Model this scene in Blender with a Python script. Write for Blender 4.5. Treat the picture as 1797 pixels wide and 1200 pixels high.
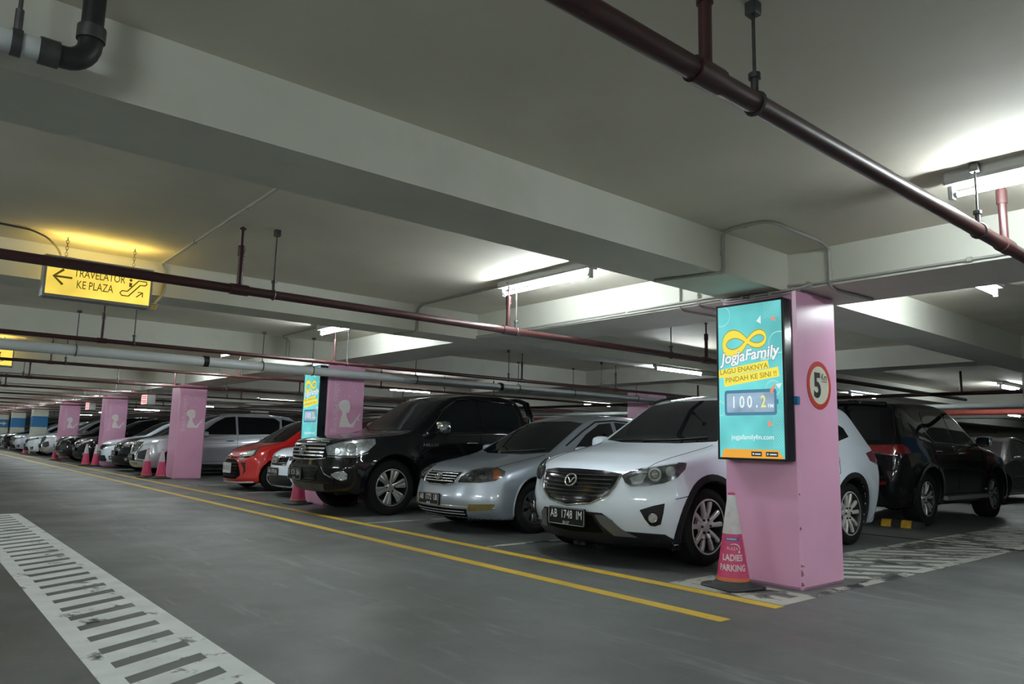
import bpy, bmesh, math, random
import numpy as np
from mathutils import Vector, Matrix

random.seed(7)
for o in list(bpy.data.objects):
    bpy.data.objects.remove(o)
SC = bpy.context.scene
COL = SC.collection
PI = math.pi

# ------------------------------------------------------------------ camera
# world: x runs from the driving aisle into the parking bays, y along the aisle, z up (metres)
F_PX, PITCH, ROLL, YAW = 1282.5, 0.1374, 0.0232, 0.6986
CAM = np.array([-5.3126, -2.8906, 1.041])
fw = np.array([math.sin(YAW) * math.cos(PITCH), math.cos(YAW) * math.cos(PITCH), math.sin(PITCH)])
rt0 = np.array([math.cos(YAW), -math.sin(YAW), 0.0])
up0 = np.cross(rt0, fw)
RT = math.cos(ROLL) * rt0 + math.sin(ROLL) * up0
UP = -math.sin(ROLL) * rt0 + math.cos(ROLL) * up0
cd = bpy.data.cameras.new('camera')
cam = bpy.data.objects.new('camera', cd)
COL.objects.link(cam)
cd.sensor_width = 36.0
cd.lens = 36.0 * F_PX / 1797.0
cd.clip_end = 400
cam.matrix_world = Matrix(((RT[0], UP[0], -fw[0], CAM[0]), (RT[1], UP[1], -fw[1], CAM[1]),
                           (RT[2], UP[2], -fw[2], CAM[2]), (0, 0, 0, 1)))
SC.camera = cam

# ------------------------------------------------------------------ world, exposure
w = bpy.data.worlds.new('world')
SC.world = w
w.use_nodes = True
w.node_tree.nodes['Background'].inputs[0].default_value = (0.55, 0.62, 0.6, 1)
w.node_tree.nodes['Background'].inputs[1].default_value = 0.02
SC.view_settings.view_transform = 'Standard'
SC.view_settings.look = 'None'
SC.view_settings.gamma = 1
SC.view_settings.use_curve_mapping = False
SC.view_settings.exposure = 0.0
TUBE = 236.0
SIGN = 1.0           # emission of the backlit signs

# ------------------------------------------------------------------ materials
MATS = {}


def M(name, col, rough=0.5, metal=0.0, coat=0.0, noise=0.0, nscale=8.0, bump=0.0, spec=0.5, stain=None):
    """principled material; 'noise' varies the colour, 'bump' gives fine relief, 'stain' = (colour, scale, amount)"""
    if name in MATS:
        return MATS[name]
    m = bpy.data.materials.new(name)
    MATS[name] = m
    m.use_nodes = True
    nt = m.node_tree
    N, Lk = nt.nodes, nt.links
    b = N['Principled BSDF']
    b.inputs['Base Color'].default_value = (*col, 1)
    b.inputs['Roughness'].default_value = rough
    b.inputs['Metallic'].default_value = metal
    b.inputs['Coat Weight'].default_value = coat
    b.inputs['Coat Roughness'].default_value = 0.04
    b.inputs['Specular IOR Level'].default_value = spec
    if noise or bump or stain:
        tc = N.new('ShaderNodeTexCoord')
        nz = N.new('ShaderNodeTexNoise')
        nz.inputs['Scale'].default_value = nscale
        nz.inputs['Detail'].default_value = 6
        Lk.new(tc.outputs['Object'], nz.inputs['Vector'])
        last = None
        if noise:
            rp = N.new('ShaderNodeValToRGB')
            rp.color_ramp.elements[0].position = 0.3
            rp.color_ramp.elements[1].position = 0.7
            rp.color_ramp.elements[0].color = (*[c * (1 - noise) for c in col], 1)
            rp.color_ramp.elements[1].color = (*[min(1, c * (1 + noise)) for c in col], 1)
            Lk.new(nz.outputs['Fac'], rp.inputs['Fac'])
            last = rp.outputs['Color']
        if stain:
            n2 = N.new('ShaderNodeTexNoise')
            n2.inputs['Scale'].default_value = stain[1]
            n2.inputs['Detail'].default_value = 8
            n2.inputs['Roughness'].default_value = 0.7
            Lk.new(tc.outputs['Object'], n2.inputs['Vector'])
            r2 = N.new('ShaderNodeValToRGB')
            r2.color_ramp.elements[0].position = 0.52
            r2.color_ramp.elements[1].position = 0.72
            r2.color_ramp.elements[0].color = (0, 0, 0, 1)
            r2.color_ramp.elements[1].color = (stain[2],) * 3 + (1,)
            Lk.new(n2.outputs['Fac'], r2.inputs['Fac'])
            mx = N.new('ShaderNodeMix')
            mx.data_type = 'RGBA'
            Lk.new(r2.outputs['Color'], mx.inputs[0])
            if last:
                Lk.new(last, mx.inputs[6])
            else:
                mx.inputs[6].default_value = (*col, 1)
            mx.inputs[7].default_value = (*stain[0], 1)
            last = mx.outputs[2]
        if last:
            Lk.new(last, b.inputs['Base Color'])
        if bump:
            bp = N.new('ShaderNodeBump')
            bp.inputs['Strength'].default_value = bump
            bp.inputs['Distance'].default_value = 0.01
            n3 = N.new('ShaderNodeTexNoise')
            n3.inputs['Scale'].default_value = nscale * 6
            n3.inputs['Detail'].default_value = 4
            Lk.new(tc.outputs['Object'], n3.inputs['Vector'])
            Lk.new(n3.outputs['Fac'], bp.inputs['Height'])
            Lk.new(bp.outputs['Normal'], b.inputs['Normal'])
    return m


def EM(name, col, strength=1.0, vary=0.0, vscale=3.0):
    if name in MATS:
        return MATS[name]
    m = bpy.data.materials.new(name)
    MATS[name] = m
    m.use_nodes = True
    nt = m.node_tree
    nt.nodes.clear()
    out = nt.nodes.new('ShaderNodeOutputMaterial')
    e = nt.nodes.new('ShaderNodeEmission')
    e.inputs[0].default_value = (*col, 1)
    e.inputs[1].default_value = strength
    if vary:
        tc = nt.nodes.new('ShaderNodeTexCoord')
        nz = nt.nodes.new('ShaderNodeTexNoise')
        nz.inputs['Scale'].default_value = vscale
        nt.links.new(tc.outputs['Object'], nz.inputs['Vector'])
        mr = nt.nodes.new('ShaderNodeMapRange')
        mr.inputs[1].default_value = 0.3
        mr.inputs[2].default_value = 0.7
        mr.inputs[3].default_value = strength * (1 - vary)
        mr.inputs[4].default_value = strength * (1 + vary)
        nt.links.new(nz.outputs['Fac'], mr.inputs[0])
        nt.links.new(mr.outputs[0], e.inputs[1])
    nt.links.new(e.outputs[0], out.inputs[0])
    return m


def paint_worn(name, col, wear, scale):
    """road paint that has worn through in patches"""
    m = M(name, col, 0.55, noise=0.1, nscale=5)
    nt = m.node_tree
    b = nt.nodes['Principled BSDF']
    out = [n for n in nt.nodes if n.type == 'OUTPUT_MATERIAL'][0]
    tr = nt.nodes.new('ShaderNodeBsdfTransparent')
    mx = nt.nodes.new('ShaderNodeMixShader')
    tc = nt.nodes.new('ShaderNodeTexCoord')
    nz = nt.nodes.new('ShaderNodeTexNoise')
    nz.inputs['Scale'].default_value = scale
    nz.inputs['Detail'].default_value = 7
    nz.inputs['Roughness'].default_value = 0.65
    nt.links.new(tc.outputs['Object'], nz.inputs['Vector'])
    rp = nt.nodes.new('ShaderNodeValToRGB')
    rp.color_ramp.elements[0].position = 1 - wear - 0.03
    rp.color_ramp.elements[1].position = 1 - wear + 0.05
    nt.links.new(nz.outputs['Fac'], rp.inputs['Fac'])
    nt.links.new(rp.outputs['Color'], mx.inputs[0])
    nt.links.new(b.outputs[0], mx.inputs[1])
    nt.links.new(tr.outputs[0], mx.inputs[2])
    nt.links.new(mx.outputs[0], out.inputs[0])
    return m


def clear_lens(name):
    m = bpy.data.materials.new(name)
    MATS[name] = m
    m.use_nodes = True
    nt = m.node_tree
    nt.nodes.clear()
    out = nt.nodes.new('ShaderNodeOutputMaterial')
    tr = nt.nodes.new('ShaderNodeBsdfTransparent')
    tr.inputs[0].default_value = (0.93, 0.95, 0.95, 1)
    gl = nt.nodes.new('ShaderNodeBsdfGlossy')
    gl.inputs['Roughness'].default_value = 0.03
    fr = nt.nodes.new('ShaderNodeFresnel')
    fr.inputs[0].default_value = 1.5
    mx = nt.nodes.new('ShaderNodeMixShader')
    nt.links.new(fr.outputs[0], mx.inputs[0])
    nt.links.new(tr.outputs[0], mx.inputs[1])
    nt.links.new(gl.outputs[0], mx.inputs[2])
    nt.links.new(mx.outputs[0], out.inputs[0])
    return m


def floor_mat():
    m = M('floor_paint', (0.135, 0.142, 0.135), 0.42)
    nt = m.node_tree
    N, Lk = nt.nodes, nt.links
    b = N['Principled BSDF']
    tc = N.new('ShaderNodeTexCoord')

    def nz(scale, det, rough, sx=1, sy=1):
        mp = N.new('ShaderNodeMapping')
        mp.inputs['Scale'].default_value = (sx, sy, 1)
        Lk.new(tc.outputs['Object'], mp.inputs['Vector'])
        n = N.new('ShaderNodeTexNoise')
        n.inputs['Scale'].default_value = scale
        n.inputs['Detail'].default_value = det
        n.inputs['Roughness'].default_value = rough
        Lk.new(mp.outputs[0], n.inputs['Vector'])
        return n.outputs['Fac']

    def ramp(fac, p0, c0, p1, c1):
        r = N.new('ShaderNodeValToRGB')
        r.color_ramp.elements[0].position = p0
        r.color_ramp.elements[1].position = p1
        r.color_ramp.elements[0].color = (*c0, 1)
        r.color_ramp.elements[1].color = (*c1, 1)
        Lk.new(fac, r.inputs['Fac'])
        return r.outputs['Color']
    base = ramp(nz(0.55, 7, 0.6, 1.0, 0.6), 0.35, (0.064, 0.068, 0.064), 0.70, (0.126, 0.138, 0.137))
    # long pale scuffs left by tyres
    sc = ramp(nz(2.2, 6, 0.7, 2.4, 0.35), 0.56, (0, 0, 0), 0.76, (0.6,) * 3)
    mx = N.new('ShaderNodeMix')
    mx.data_type = 'RGBA'
    Lk.new(sc, mx.inputs[0])
    Lk.new(base, mx.inputs[6])
    mx.inputs[7].default_value = (0.24, 0.265, 0.27, 1)
    # dark oil spots
    ds = ramp(nz(3.0, 5, 0.6), 0.64, (0, 0, 0), 0.76, (0.55,) * 3)
    m2 = N.new('ShaderNodeMix')
    m2.data_type = 'RGBA'
    Lk.new(ds, m2.inputs[0])
    Lk.new(mx.outputs[2], m2.inputs[6])
    m2.inputs[7].default_value = (0.038, 0.039, 0.037, 1)
    Lk.new(m2.outputs[2], b.inputs['Base Color'])
    rr = N.new('ShaderNodeMapRange')
    rr.inputs[1].default_value = 0.3
    rr.inputs[2].default_value = 0.7
    rr.inputs[3].default_value = 0.40
    rr.inputs[4].default_value = 0.62
    Lk.new(nz(0.9, 5, 0.6), rr.inputs[0])
    Lk.new(rr.outputs[0], b.inputs['Roughness'])
    bp = N.new('ShaderNodeBump')
    bp.inputs['Strength'].default_value = 0.12
    bp.inputs['Distance'].default_value = 0.01
    Lk.new(nz(60, 3, 0.6), bp.inputs['Height'])
    Lk.new(bp.outputs[0], b.inputs['Normal'])
    return m


CONC = M('ceiling_paint', (0.74, 0.70, 0.59), 0.75, noise=0.07, nscale=1.1, bump=0.15,
         stain=((0.58, 0.53, 0.41), 0.7, 0.5))
BEAM = M('beam_paint', (0.645, 0.65, 0.57), 0.6, noise=0.05, nscale=1.7, bump=0.1,
         stain=((0.50, 0.48, 0.40), 1.1, 0.4))
PINK = M('pink_wall_paint', (0.80, 0.42, 0.61), 0.30, noise=0.05, nscale=3, bump=0.05,
         stain=((0.72, 0.37, 0.52), 3.0, 0.4))
CREAM = M('cream_wall_paint', (0.58, 0.59, 0.50), 0.5, noise=0.05, nscale=3)
BLUEP = M('blue_wall_paint', (0.02, 0.16, 0.36), 0.45, noise=0.05, nscale=3)
REDPIPE = M('red_pipe_paint', (0.056, 0.018, 0.018), 0.38, noise=0.2, nscale=6)
PVC = M('white_plastic_pipe', (0.62, 0.66, 0.66), 0.35, noise=0.08, nscale=3)
BLACKPIPE = M('black_cast_pipe', (0.02, 0.02, 0.02), 0.4, noise=0.2, nscale=9)
STEEL = M('dull_steel', (0.10, 0.10, 0.10), 0.5, 0.7, noise=0.2, nscale=20)
CONDUIT = M('conduit_grey', (0.40, 0.40, 0.36), 0.5, noise=0.06, nscale=12)
ALU = M('brushed_aluminium', (0.5, 0.52, 0.54), 0.3, 0.9, noise=0.05, nscale=30)
WHITEM = M('white_enamel', (0.62, 0.64, 0.62), 0.4, noise=0.04, nscale=5)
YLINE = paint_worn('yellow_road_paint', (0.62, 0.40, 0.035), 0.30, 9)
WLINE = paint_worn('white_road_paint', (0.74, 0.77, 0.75), 0.385, 4)
WOLD = paint_worn('old_white_road_paint', (0.40, 0.41, 0.355), 0.46, 2.6)
BLACKPLA = M('black_trim', (0.010, 0.010, 0.011), 0.5, spec=0.3, noise=0.15, nscale=30)
GLOSSBLK = M('gloss_black', (0.005, 0.005, 0.006), 0.15, spec=0.4, noise=0.1, nscale=30)
GLASS = M('tinted_glass', (0.006, 0.008, 0.009), 0.03, spec=0.45, noise=0.1, nscale=1)
CHROME = M('chrome', (0.72, 0.73, 0.74), 0.09, 1.0, noise=0.03, nscale=20)
SATIN = M('satin_silver', (0.50, 0.51, 0.52), 0.27, 0.85, noise=0.04, nscale=20)
ALLOY = M('alloy_wheel', (0.66, 0.65, 0.61), 0.32, 0.45, noise=0.06, nscale=15)
TYRE = M('tyre_rubber', (0.008, 0.008, 0.008), 0.85, spec=0.2, noise=0.2, nscale=40, bump=0.2)
LAMPIN = M('lamp_reflector', (0.66, 0.68, 0.70), 0.22, 0.6, noise=0.3, nscale=22)
LAMPDK = M('lamp_housing', (0.15, 0.155, 0.16), 0.22, 0.6, noise=0.5, nscale=30)
AMBER = M('amber_plastic', (0.34, 0.085, 0.02), 0.15, coat=1, noise=0.1, nscale=30)
YFOG = M('yellow_fog_glass', (0.17, 0.13, 0.03), 0.12, coat=1, noise=0.2, nscale=40)
REDLAMP = M('red_lamp_plastic', (0.20, 0.008, 0.010), 0.1, coat=1, noise=0.3, nscale=20)
LAMPMID = M('lamp_bowl', (0.36, 0.37, 0.39), 0.15, 0.85, noise=0.4, nscale=30)
LENS = clear_lens('clear_lens')
SEAM = M('panel_gap', (0.004, 0.004, 0.004), 0.9, spec=0.1, noise=0.1, nscale=30)
PLATEB = M('plate_black', (0.006, 0.006, 0.007), 0.5, spec=0.25, noise=0.1, nscale=30)
PLATEW = M('plate_white', (0.72, 0.73, 0.72), 0.4, noise=0.03, nscale=30)


def PAINT(name, col, metal=0.0, rough=0.3, spec=0.5, coat=1.0):
    return M(name, col, rough, metal, coat=coat, noise=0.03, nscale=2, spec=spec)


# ------------------------------------------------------------------ mesh helpers
class MB:
    def __init__(self):
        self.v, self.f = [], []

    def add(self, vs, fs):
        n = len(self.v)
        self.v += [tuple(map(float, p)) for p in vs]
        self.f += [tuple(i + n for i in q) for q in fs]
        return self

    def box(self, x0, x1, y0, y1, z0, z1):
        vs = [(x, y, z) for x in (x0, x1) for y in (y0, y1) for z in (z0, z1)]
        return self.add(vs, [(0, 1, 3, 2), (4, 6, 7, 5), (0, 4, 5, 1), (2, 3, 7, 6), (0, 2, 6, 4), (1, 5, 7, 3)])

    def bbox(self, x0, x1, y0, y1, z0, z1, b=0.01):
        """box with chamfered edges along z and on top/bottom"""
        def ring(z, i):
            return [(x0 + i, y0 + b, z), (x0 + b, y0 + i, z), (x1 - b, y0 + i, z), (x1 - i, y0 + b, z),
                    (x1 - i, y1 - b, z), (x1 - b, y1 - i, z), (x0 + b, y1 - i, z), (x0 + i, y1 - b, z)]
        rs = [ring(z0, b * .6), ring(z0 + b, 0), ring(z1 - b, 0), ring(z1, b * .6)]
        return self.loft(rs, True)

    def loft(self, rings, caps=True, closed=True):
        n = len(rings[0])
        vs = [p for r in rings for p in r]
        fs = []
        for i in range(len(rings) - 1):
            for j in range(n if closed else n - 1):
                k = (j + 1) % n
                fs.append((i * n + j, i * n + k, (i + 1) * n + k, (i + 1) * n + j))
        if caps:
            fs.append(tuple(reversed(range(n))))
            fs.append(tuple((len(rings) - 1) * n + j for j in range(n)))
        return self.add(vs, fs)

    def cyl(self, p, q, r, n=12, r2=None):
        return self.tube([p, q], r, n, r2=r2)

    def tube(self, path, r, n=8, closed=False, r2=None):
        P = [Vector(p) for p in path]
        rings = []
        m = len(P)
        prev = None
        for i in range(m):
            a = P[(i - 1) % m] if (closed or i > 0) else P[i]
            b = P[(i + 1) % m] if (closed or i < m - 1) else P[i]
            t = (b - a)
            t = t.normalized() if t.length > 1e-9 else Vector((0, 0, 1))
            if prev is None:
                u = t.orthogonal().normalized()
            else:
                u = (prev - t * prev.dot(t))
                u = u.normalized() if u.length > 1e-6 else t.orthogonal().normalized()
            prev = u
            v = t.cross(u)
            rr = r if r2 is None else r + (r2 - r) * i / max(1, m - 1)
            rings.append([P[i] + (u * math.cos(2 * PI * k / n) + v * math.sin(2 * PI * k / n)) * rr for k in range(n)])
        if closed:
            rings.append(rings[0])
        return self.loft(rings, not closed)

    def lathe(self, prof, n=32, centre=(0, 0, 0), axis='z', caps=True):
        rings = []
        for r, h in prof:
            ring = []
            for k in range(n):
                a = 2 * PI * k / n
                c, s = r * math.cos(a), r * math.sin(a)
                p = {'z': (c, s, h), 'y': (c, h, -s), 'x': (h, c, s)}[axis]
                ring.append((p[0] + centre[0], p[1] + centre[1], p[2] + centre[2]))
            rings.append(ring)
        return self.loft(rings, caps)

    def prism(self, poly, fn, d0, d1):
        """extrude a 2D polygon: fn(u, v, d) -> point"""
        n = len(poly)
        vs = [fn(u, v, d0) for u, v in poly] + [fn(u, v, d1) for u, v in poly]
        fs = [tuple(range(n)), tuple(reversed(range(n, 2 * n)))]
        fs += [(i, n + i, n + (i + 1) % n, (i + 1) % n) for i in range(n)]
        return self.add(vs, fs)

    def flat(self, vs2, fs, fn):
        return self.add([fn(u, v) for u, v in vs2], fs)

    def ball(self, c, r, n=12, s=(1, 1, 1)):
        prof = []
        m = n // 2
        rings = []
        for i in range(1, m):
            a = PI * i / m
            rings.append([(c[0] + s[0] * r * math.sin(a) * math.cos(2 * PI * k / n),
                           c[1] + s[1] * r * math.sin(a) * math.sin(2 * PI * k / n),
                           c[2] - s[2] * r * math.cos(a)) for k in range(n)])
        return self.loft(rings, True)

    def mesh(self, name, mat, smooth=None):
        me = bpy.data.meshes.new(name)
        me.from_pydata(self.v, [], self.f)
        bm = bmesh.new()
        bm.from_mesh(me)
        bmesh.ops.recalc_face_normals(bm, faces=bm.faces)
        bm.to_mesh(me)
        bm.free()
        if smooth:
            me.polygons.foreach_set('use_smooth', [True] * len(me.polygons))
            me.set_sharp_from_angle(angle=math.radians(smooth))
        if mat:
            me.materials.append(mat)
        return me

    def build(self, name, mat, parent=None, smooth=None, loc=None):
        return link(name, self.mesh(name, mat, smooth), parent, loc)


def link(name, me, parent=None, loc=None):
    o = bpy.data.objects.new(name, me)
    COL.objects.link(o)
    if parent:
        o.parent = parent
    if loc:
        o.location = loc
    return o


def thing(name, label, cat, loc=(0, 0, 0), rz=0, group=None):
    o = bpy.data.objects.new(name, None)
    COL.objects.link(o)
    o.location = loc
    o.rotation_euler = (0, 0, rz)
    o.empty_display_size = 0.1
    return tag(o, label, cat, group)


def tag(o, label, cat, group=None):
    o['label'] = label
    o['category'] = cat
    if group:
        o['group'] = group
    return o


def struct(o):
    o['kind'] = 'structure'
    return o


def copy_tree(o, parent=None):
    c = o.copy()
    COL.objects.link(c)
    if parent:
        c.parent = parent
    for ch in list(o.children):
        copy_tree(ch, c)
    return c


TEXTS = {}


def text2d(s, size, bold=0.0, shear=0.0, align='CENTER', spacing=1.0):
    key = (s, size, bold, shear, align, spacing)
    if key in TEXTS:
        return TEXTS[key]
    cu = bpy.data.curves.new('text', 'FONT')
    cu.body = s
    cu.size = size
    cu.shear = shear
    cu.offset = bold * size
    cu.align_x = align
    cu.align_y = 'CENTER'
    cu.space_character = spacing
    cu.resolution_u = 3
    o = bpy.data.objects.new('text', cu)
    COL.objects.link(o)
    dg = bpy.context.evaluated_depsgraph_get()
    me = bpy.data.meshes.new_from_object(o.evaluated_get(dg))
    vs = [(v.co.x, v.co.y) for v in me.vertices]
    fs = [tuple(p.vertices) for p in me.polygons]
    bpy.data.objects.remove(o)
    bpy.data.curves.remove(cu)
    bpy.data.meshes.remove(me)
    TEXTS[key] = (vs, fs)
    return vs, fs


def circle2(cx, cy, r, n=24, a0=0, a1=2 * PI, ry=None):
    ry = r if ry is None else ry
    full = abs(a1 - a0 - 2 * PI) < 1e-6
    m = n if full else n + 1
    return [(cx + r * math.cos(a0 + (a1 - a0) * k / n), cy + ry * math.sin(a0 + (a1 - a0) * k / n)) for k in range(m)]


def band2(path, w, closed=False):
    """flat band of width w (number or list) along a 2D path -> verts, faces"""
    n = len(path)
    vs = []
    for i in range(n):
        a = path[(i - 1) % n] if (closed or i) else path[i]
        b = path[(i + 1) % n] if (closed or i < n - 1) else path[i]
        dx, dy = b[0] - a[0], b[1] - a[1]
        l = math.hypot(dx, dy) or 1
        ww = (w[i] if isinstance(w, (list, tuple)) else w) / 2
        vs.append((path[i][0] - dy / l * ww, path[i][1] + dx / l * ww))
        vs.append((path[i][0] + dy / l * ww, path[i][1] - dx / l * ww))
    fs = []
    for i in range(n if closed else n - 1):
        j = (i + 1) % n
        fs.append((2 * i, 2 * i + 1, 2 * j + 1, 2 * j))
    return vs, fs


# ------------------------------------------------------------------ car bodies: smooth implicit solids
def smax(a, b, k):
    h = np.clip(0.5 + 0.5 * (a - b) / k, 0, 1)
    return b + (a - b) * h + k * h * (1 - h)


def smooth_prof(pts, sig, lo, hi, n=1200):
    xs = np.linspace(lo, hi, n)
    zs = np.interp(xs, [p[0] for p in pts], [p[1] for p in pts])
    if sig > 0:
        h = (hi - lo) / (n - 1)
        m = int(3 * sig / h) + 1
        k = np.exp(-0.5 * (np.arange(-m, m + 1) * h / sig) ** 2)
        k /= k.sum()
        zs = np.convolve(np.pad(zs, m, mode='edge'), k, 'valid')
    return xs, zs, np.gradient(zs, xs)


class CarShape:
    """front bumper at x=0, tail at x=L, y left/right about 0, ground at z=0"""

    def __init__(s, L, W, R, wx, top, belt, side, tumble=0.38, nose=((0, 0), (1, 0)), tail=((0, 0), (1, 0)),
                 cf=0.35, cfp=2.2, cr=0.15, crp=2.5, zb=0.2, crown=0.05, ws=0.12, sig=0.05, pf=(0.9, 0.06), pr=(0.8, 0.05),
                 kt=0.07, kf=0.09, kr=0.07, arch=0.05, flare=0.0, tw=0.215, crease=None, hoodband=None, tailx=None, **kw):
        s.__dict__.update(locals())
        s.T = smooth_prof(top, sig, -1, L + 1)
        s.B = smooth_prof(belt, 0.12, -1, L + 1)
        s.S = smooth_prof(side, 0.04, -1.5, 0.3, 600)
        s.N = smooth_prof(nose, 0.035, -0.2, 2.2, 600)
        s.TL = smooth_prof(tail, 0.03, -0.2, 2.2, 600)

    def F(s, x, y, z):
        ay = np.sqrt(y * y + 1e-5)
        W, L = s.W, s.L
        sw = s.ws * ay * ay
        xx = x - sw * np.clip(1.25 - 2.0 * x / L, -0.8, 1)
        zt = np.interp(xx, s.T[0], s.T[1])
        dz = np.interp(xx, s.T[0], s.T[2])
        ft = (z - zt + s.crown * ay * ay) / np.sqrt(1 + dz * dz)
        zl = z - np.interp(x, s.B[0], s.B[1])
        ins = np.interp(zl, s.S[0], s.S[1]) + s.tumble * np.maximum(zl, 0)
        plan = s.pf[1] * np.clip((s.pf[0] - x) / s.pf[0], 0, 1.3) ** 2 + s.pr[1] * np.clip((x - L + s.pr[0]) / s.pr[0], 0, 1.3) ** 2
        hw = W - ins - plan
        if s.flare:
            for c in s.wx:
                d = np.sqrt((x - c) ** 2 + (z - s.R) ** 2)
                hw = hw + s.flare * np.exp(-((d - s.R - 0.07) / 0.13) ** 2)
        fs = ay - hw
        f = smax(ft, fs, s.kt)
        q = np.clip(ay / W, 0, 1.2)
        f = smax(f, (np.interp(z, s.N[0], s.N[1]) + s.cf * q ** s.cfp - x) * 0.85, s.kf)
        f = smax(f, (x - L + np.interp(z, s.TL[0], s.TL[1]) + s.cr * q ** s.crp) * 0.9, s.kr)
        f = smax(f, s.zb - z, 0.05)
        for c in s.wx:
            d = np.sqrt((x - c) ** 2 + (z - s.R) ** 2) - (s.R + s.arch)
            well = np.maximum(d, (W - 0.34) - ay)
            f = smax(f, -well, 0.02)
        return f

    def grad(s, p, e=0.004):
        g = np.empty_like(p)
        for i in range(3):
            a, b = p.copy(), p.copy()
            a[:, i] += e
            b[:, i] -= e
            g[:, i] = (s.F(*a.T) - s.F(*b.T)) / (2 * e)
        return g

    def normals(s, p, e=0.012):
        g = s.grad(p, e)
        return g / np.maximum(np.linalg.norm(g, axis=1, keepdims=True), 1e-9)

    def surface(s, h):
        """surface nets, vertices then pulled onto the exact surface"""
        zmax = max(p[1] for p in s.top) + 0.1
        X = np.arange(-0.12, s.L + 0.12 + h, h)
        ny = int(math.ceil((s.W + 0.12) / h))
        Y = (np.arange(2 * ny) - ny + 0.5) * h
        Z = np.arange(s.zb - 0.12, zmax + h, h)
        V = s.F(X[:, None, None], Y[None, :, None], Z[None, None, :])
        inside = V < 0
        c = np.zeros(tuple(n - 1 for n in V.shape), np.int8)
        offs = [(i, j, k) for i in (0, 1) for j in (0, 1) for k in (0, 1)]
        nx, nyy, nz = V.shape
        for i, j, k in offs:
            c += inside[i:nx - 1 + i, j:nyy - 1 + j, k:nz - 1 + k]
        act = np.argwhere((c > 0) & (c < 8))
        idx = -np.ones(c.shape, np.int64)
        idx[tuple(act.T)] = np.arange(len(act))
        acc = np.zeros((len(act), 3))
        cnt = np.zeros(len(act))
        for a in offs:
            for ax in range(3):
                if a[ax]:
                    continue
                b = list(a)
                b[ax] = 1
                ia = act + np.array(a)
                ib = act + np.array(b)
                va, vb = V[tuple(ia.T)], V[tuple(ib.T)]
                m = (va < 0) != (vb < 0)
                t = va[m] / (va[m] - vb[m])
                acc[m] += ia[m] + (ib[m] - ia[m]) * t[:, None]
                cnt[m] += 1
        P = acc / cnt[:, None]
        P = np.stack([X[0] + P[:, 0] * h, Y[0] + P[:, 1] * h, Z[0] + P[:, 2] * h], 1)
        for _ in range(3):
            g = s.grad(P)
            st = -s.F(*P.T)[:, None] * g / np.maximum((g * g).sum(1, keepdims=True), 0.2)
            P += np.clip(st, -0.5 * h, 0.5 * h)
        faces = []
        for ax in range(3):
            o1, o2 = [(1, 2), (2, 0), (0, 1)][ax]
            sl = [slice(None)] * 3
            sl[ax] = slice(0, -1)
            sh = [slice(None)] * 3
            sh[ax] = slice(1, None)
            A, Bm = inside[tuple(sl)], inside[tuple(sh)]
            e = np.argwhere(A != Bm)
            e = e[(e[:, o1] > 0) & (e[:, o2] > 0) & (e[:, o1] < V.shape[o1] - 1) & (e[:, o2] < V.shape[o2] - 1)]
            q = []
            for d1, d2 in ((0, 0), (1, 0), (1, 1), (0, 1)):
                cc = e.copy()
                cc[:, o1] -= d1
                cc[:, o2] -= d2
                q.append(idx[tuple(cc.T)])
            q = np.stack(q, 1)
            fl = ~A[tuple(e.T)]
            q[fl] = q[fl][:, ::-1]
            faces.append(q)
        return P, np.concatenate(faces)

    def cast(s, O, D, far=7.0):
        O, D = np.array(O, float), np.array(D, float)
        D = D / np.linalg.norm(D, axis=1, keepdims=True)
        ts = np.arange(0, far, 0.012)
        hit = np.full(len(O), -1.0)
        best = np.full(len(O), 1e9)
        bt = np.zeros(len(O))
        prev = np.full(len(O), 1.0)
        for t in ts:
            v = s.F(*(O + D * t).T)
            new = (hit < 0) & (v < 0) & (prev >= 0)
            hit[new] = t
            bb = v < best
            best[bb] = v[bb]
            bt[bb] = t
            prev = v
            if (hit >= 0).all():
                break
        ok = hit >= 0
        lo, hi = np.where(ok, hit - 0.012, bt), np.where(ok, hit, bt)
        for _ in range(14):
            mid = (lo + hi) / 2
            v = s.F(*(O + D * mid[:, None]).T)
            lo = np.where(v > 0, mid, lo)
            hi = np.where(v > 0, hi, mid)
        P = O + D * hi[:, None]
        return P, s.normals(P)


def rays(view, pts, car):
    """2D drawing plane -> rays onto the car. views: front (y,z) rear (y,z) left/right (x,z) top (x,y) corner (y,z at x=0.2, seen 45 degrees
    from the front right)  rcorner: the same at the tail;  px: photograph pixels, for traced lamps"""
    p = np.array(pts, float)
    n = len(p)
    one = np.ones(n)
    if view == 'front':
        return np.stack([-0.6 * one, p[:, 0], p[:, 1]], 1), np.tile([1., 0, 0], (n, 1))
    if view == 'rear':
        return np.stack([(car.L + .6) * one, p[:, 0], p[:, 1]], 1), np.tile([-1., 0, 0], (n, 1))
    if view == 'right':
        return np.stack([p[:, 0], -1.8 * one, p[:, 1]], 1), np.tile([0, 1., 0], (n, 1))
    if view == 'top':
        return np.stack([p[:, 0], p[:, 1], 2.4 * one], 1), np.tile([0, 0, -1.], (n, 1))
    if view == 'px':
        D = fw[None] + RT[None] * ((p[:, :1] - 898.5) / F_PX) - UP[None] * ((p[:, 1:] - 600) / F_PX)
        O = np.tile(CAM - np.array([car.px0, car.py0, 0]), (n, 1))
        if car.flip:
            D = D * np.array([-1, -1, 1.])
            O = O * np.array([-1, -1, 1.])
        D = D / np.linalg.norm(D, axis=1, keepdims=True)
        dist = math.hypot(car.px0 - CAM[0], car.py0 - CAM[1])
        O = O + D * max(0, dist - 3.5 - (car.L if car.flip else 0))
        return O, D
    raise ValueError(view)


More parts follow.
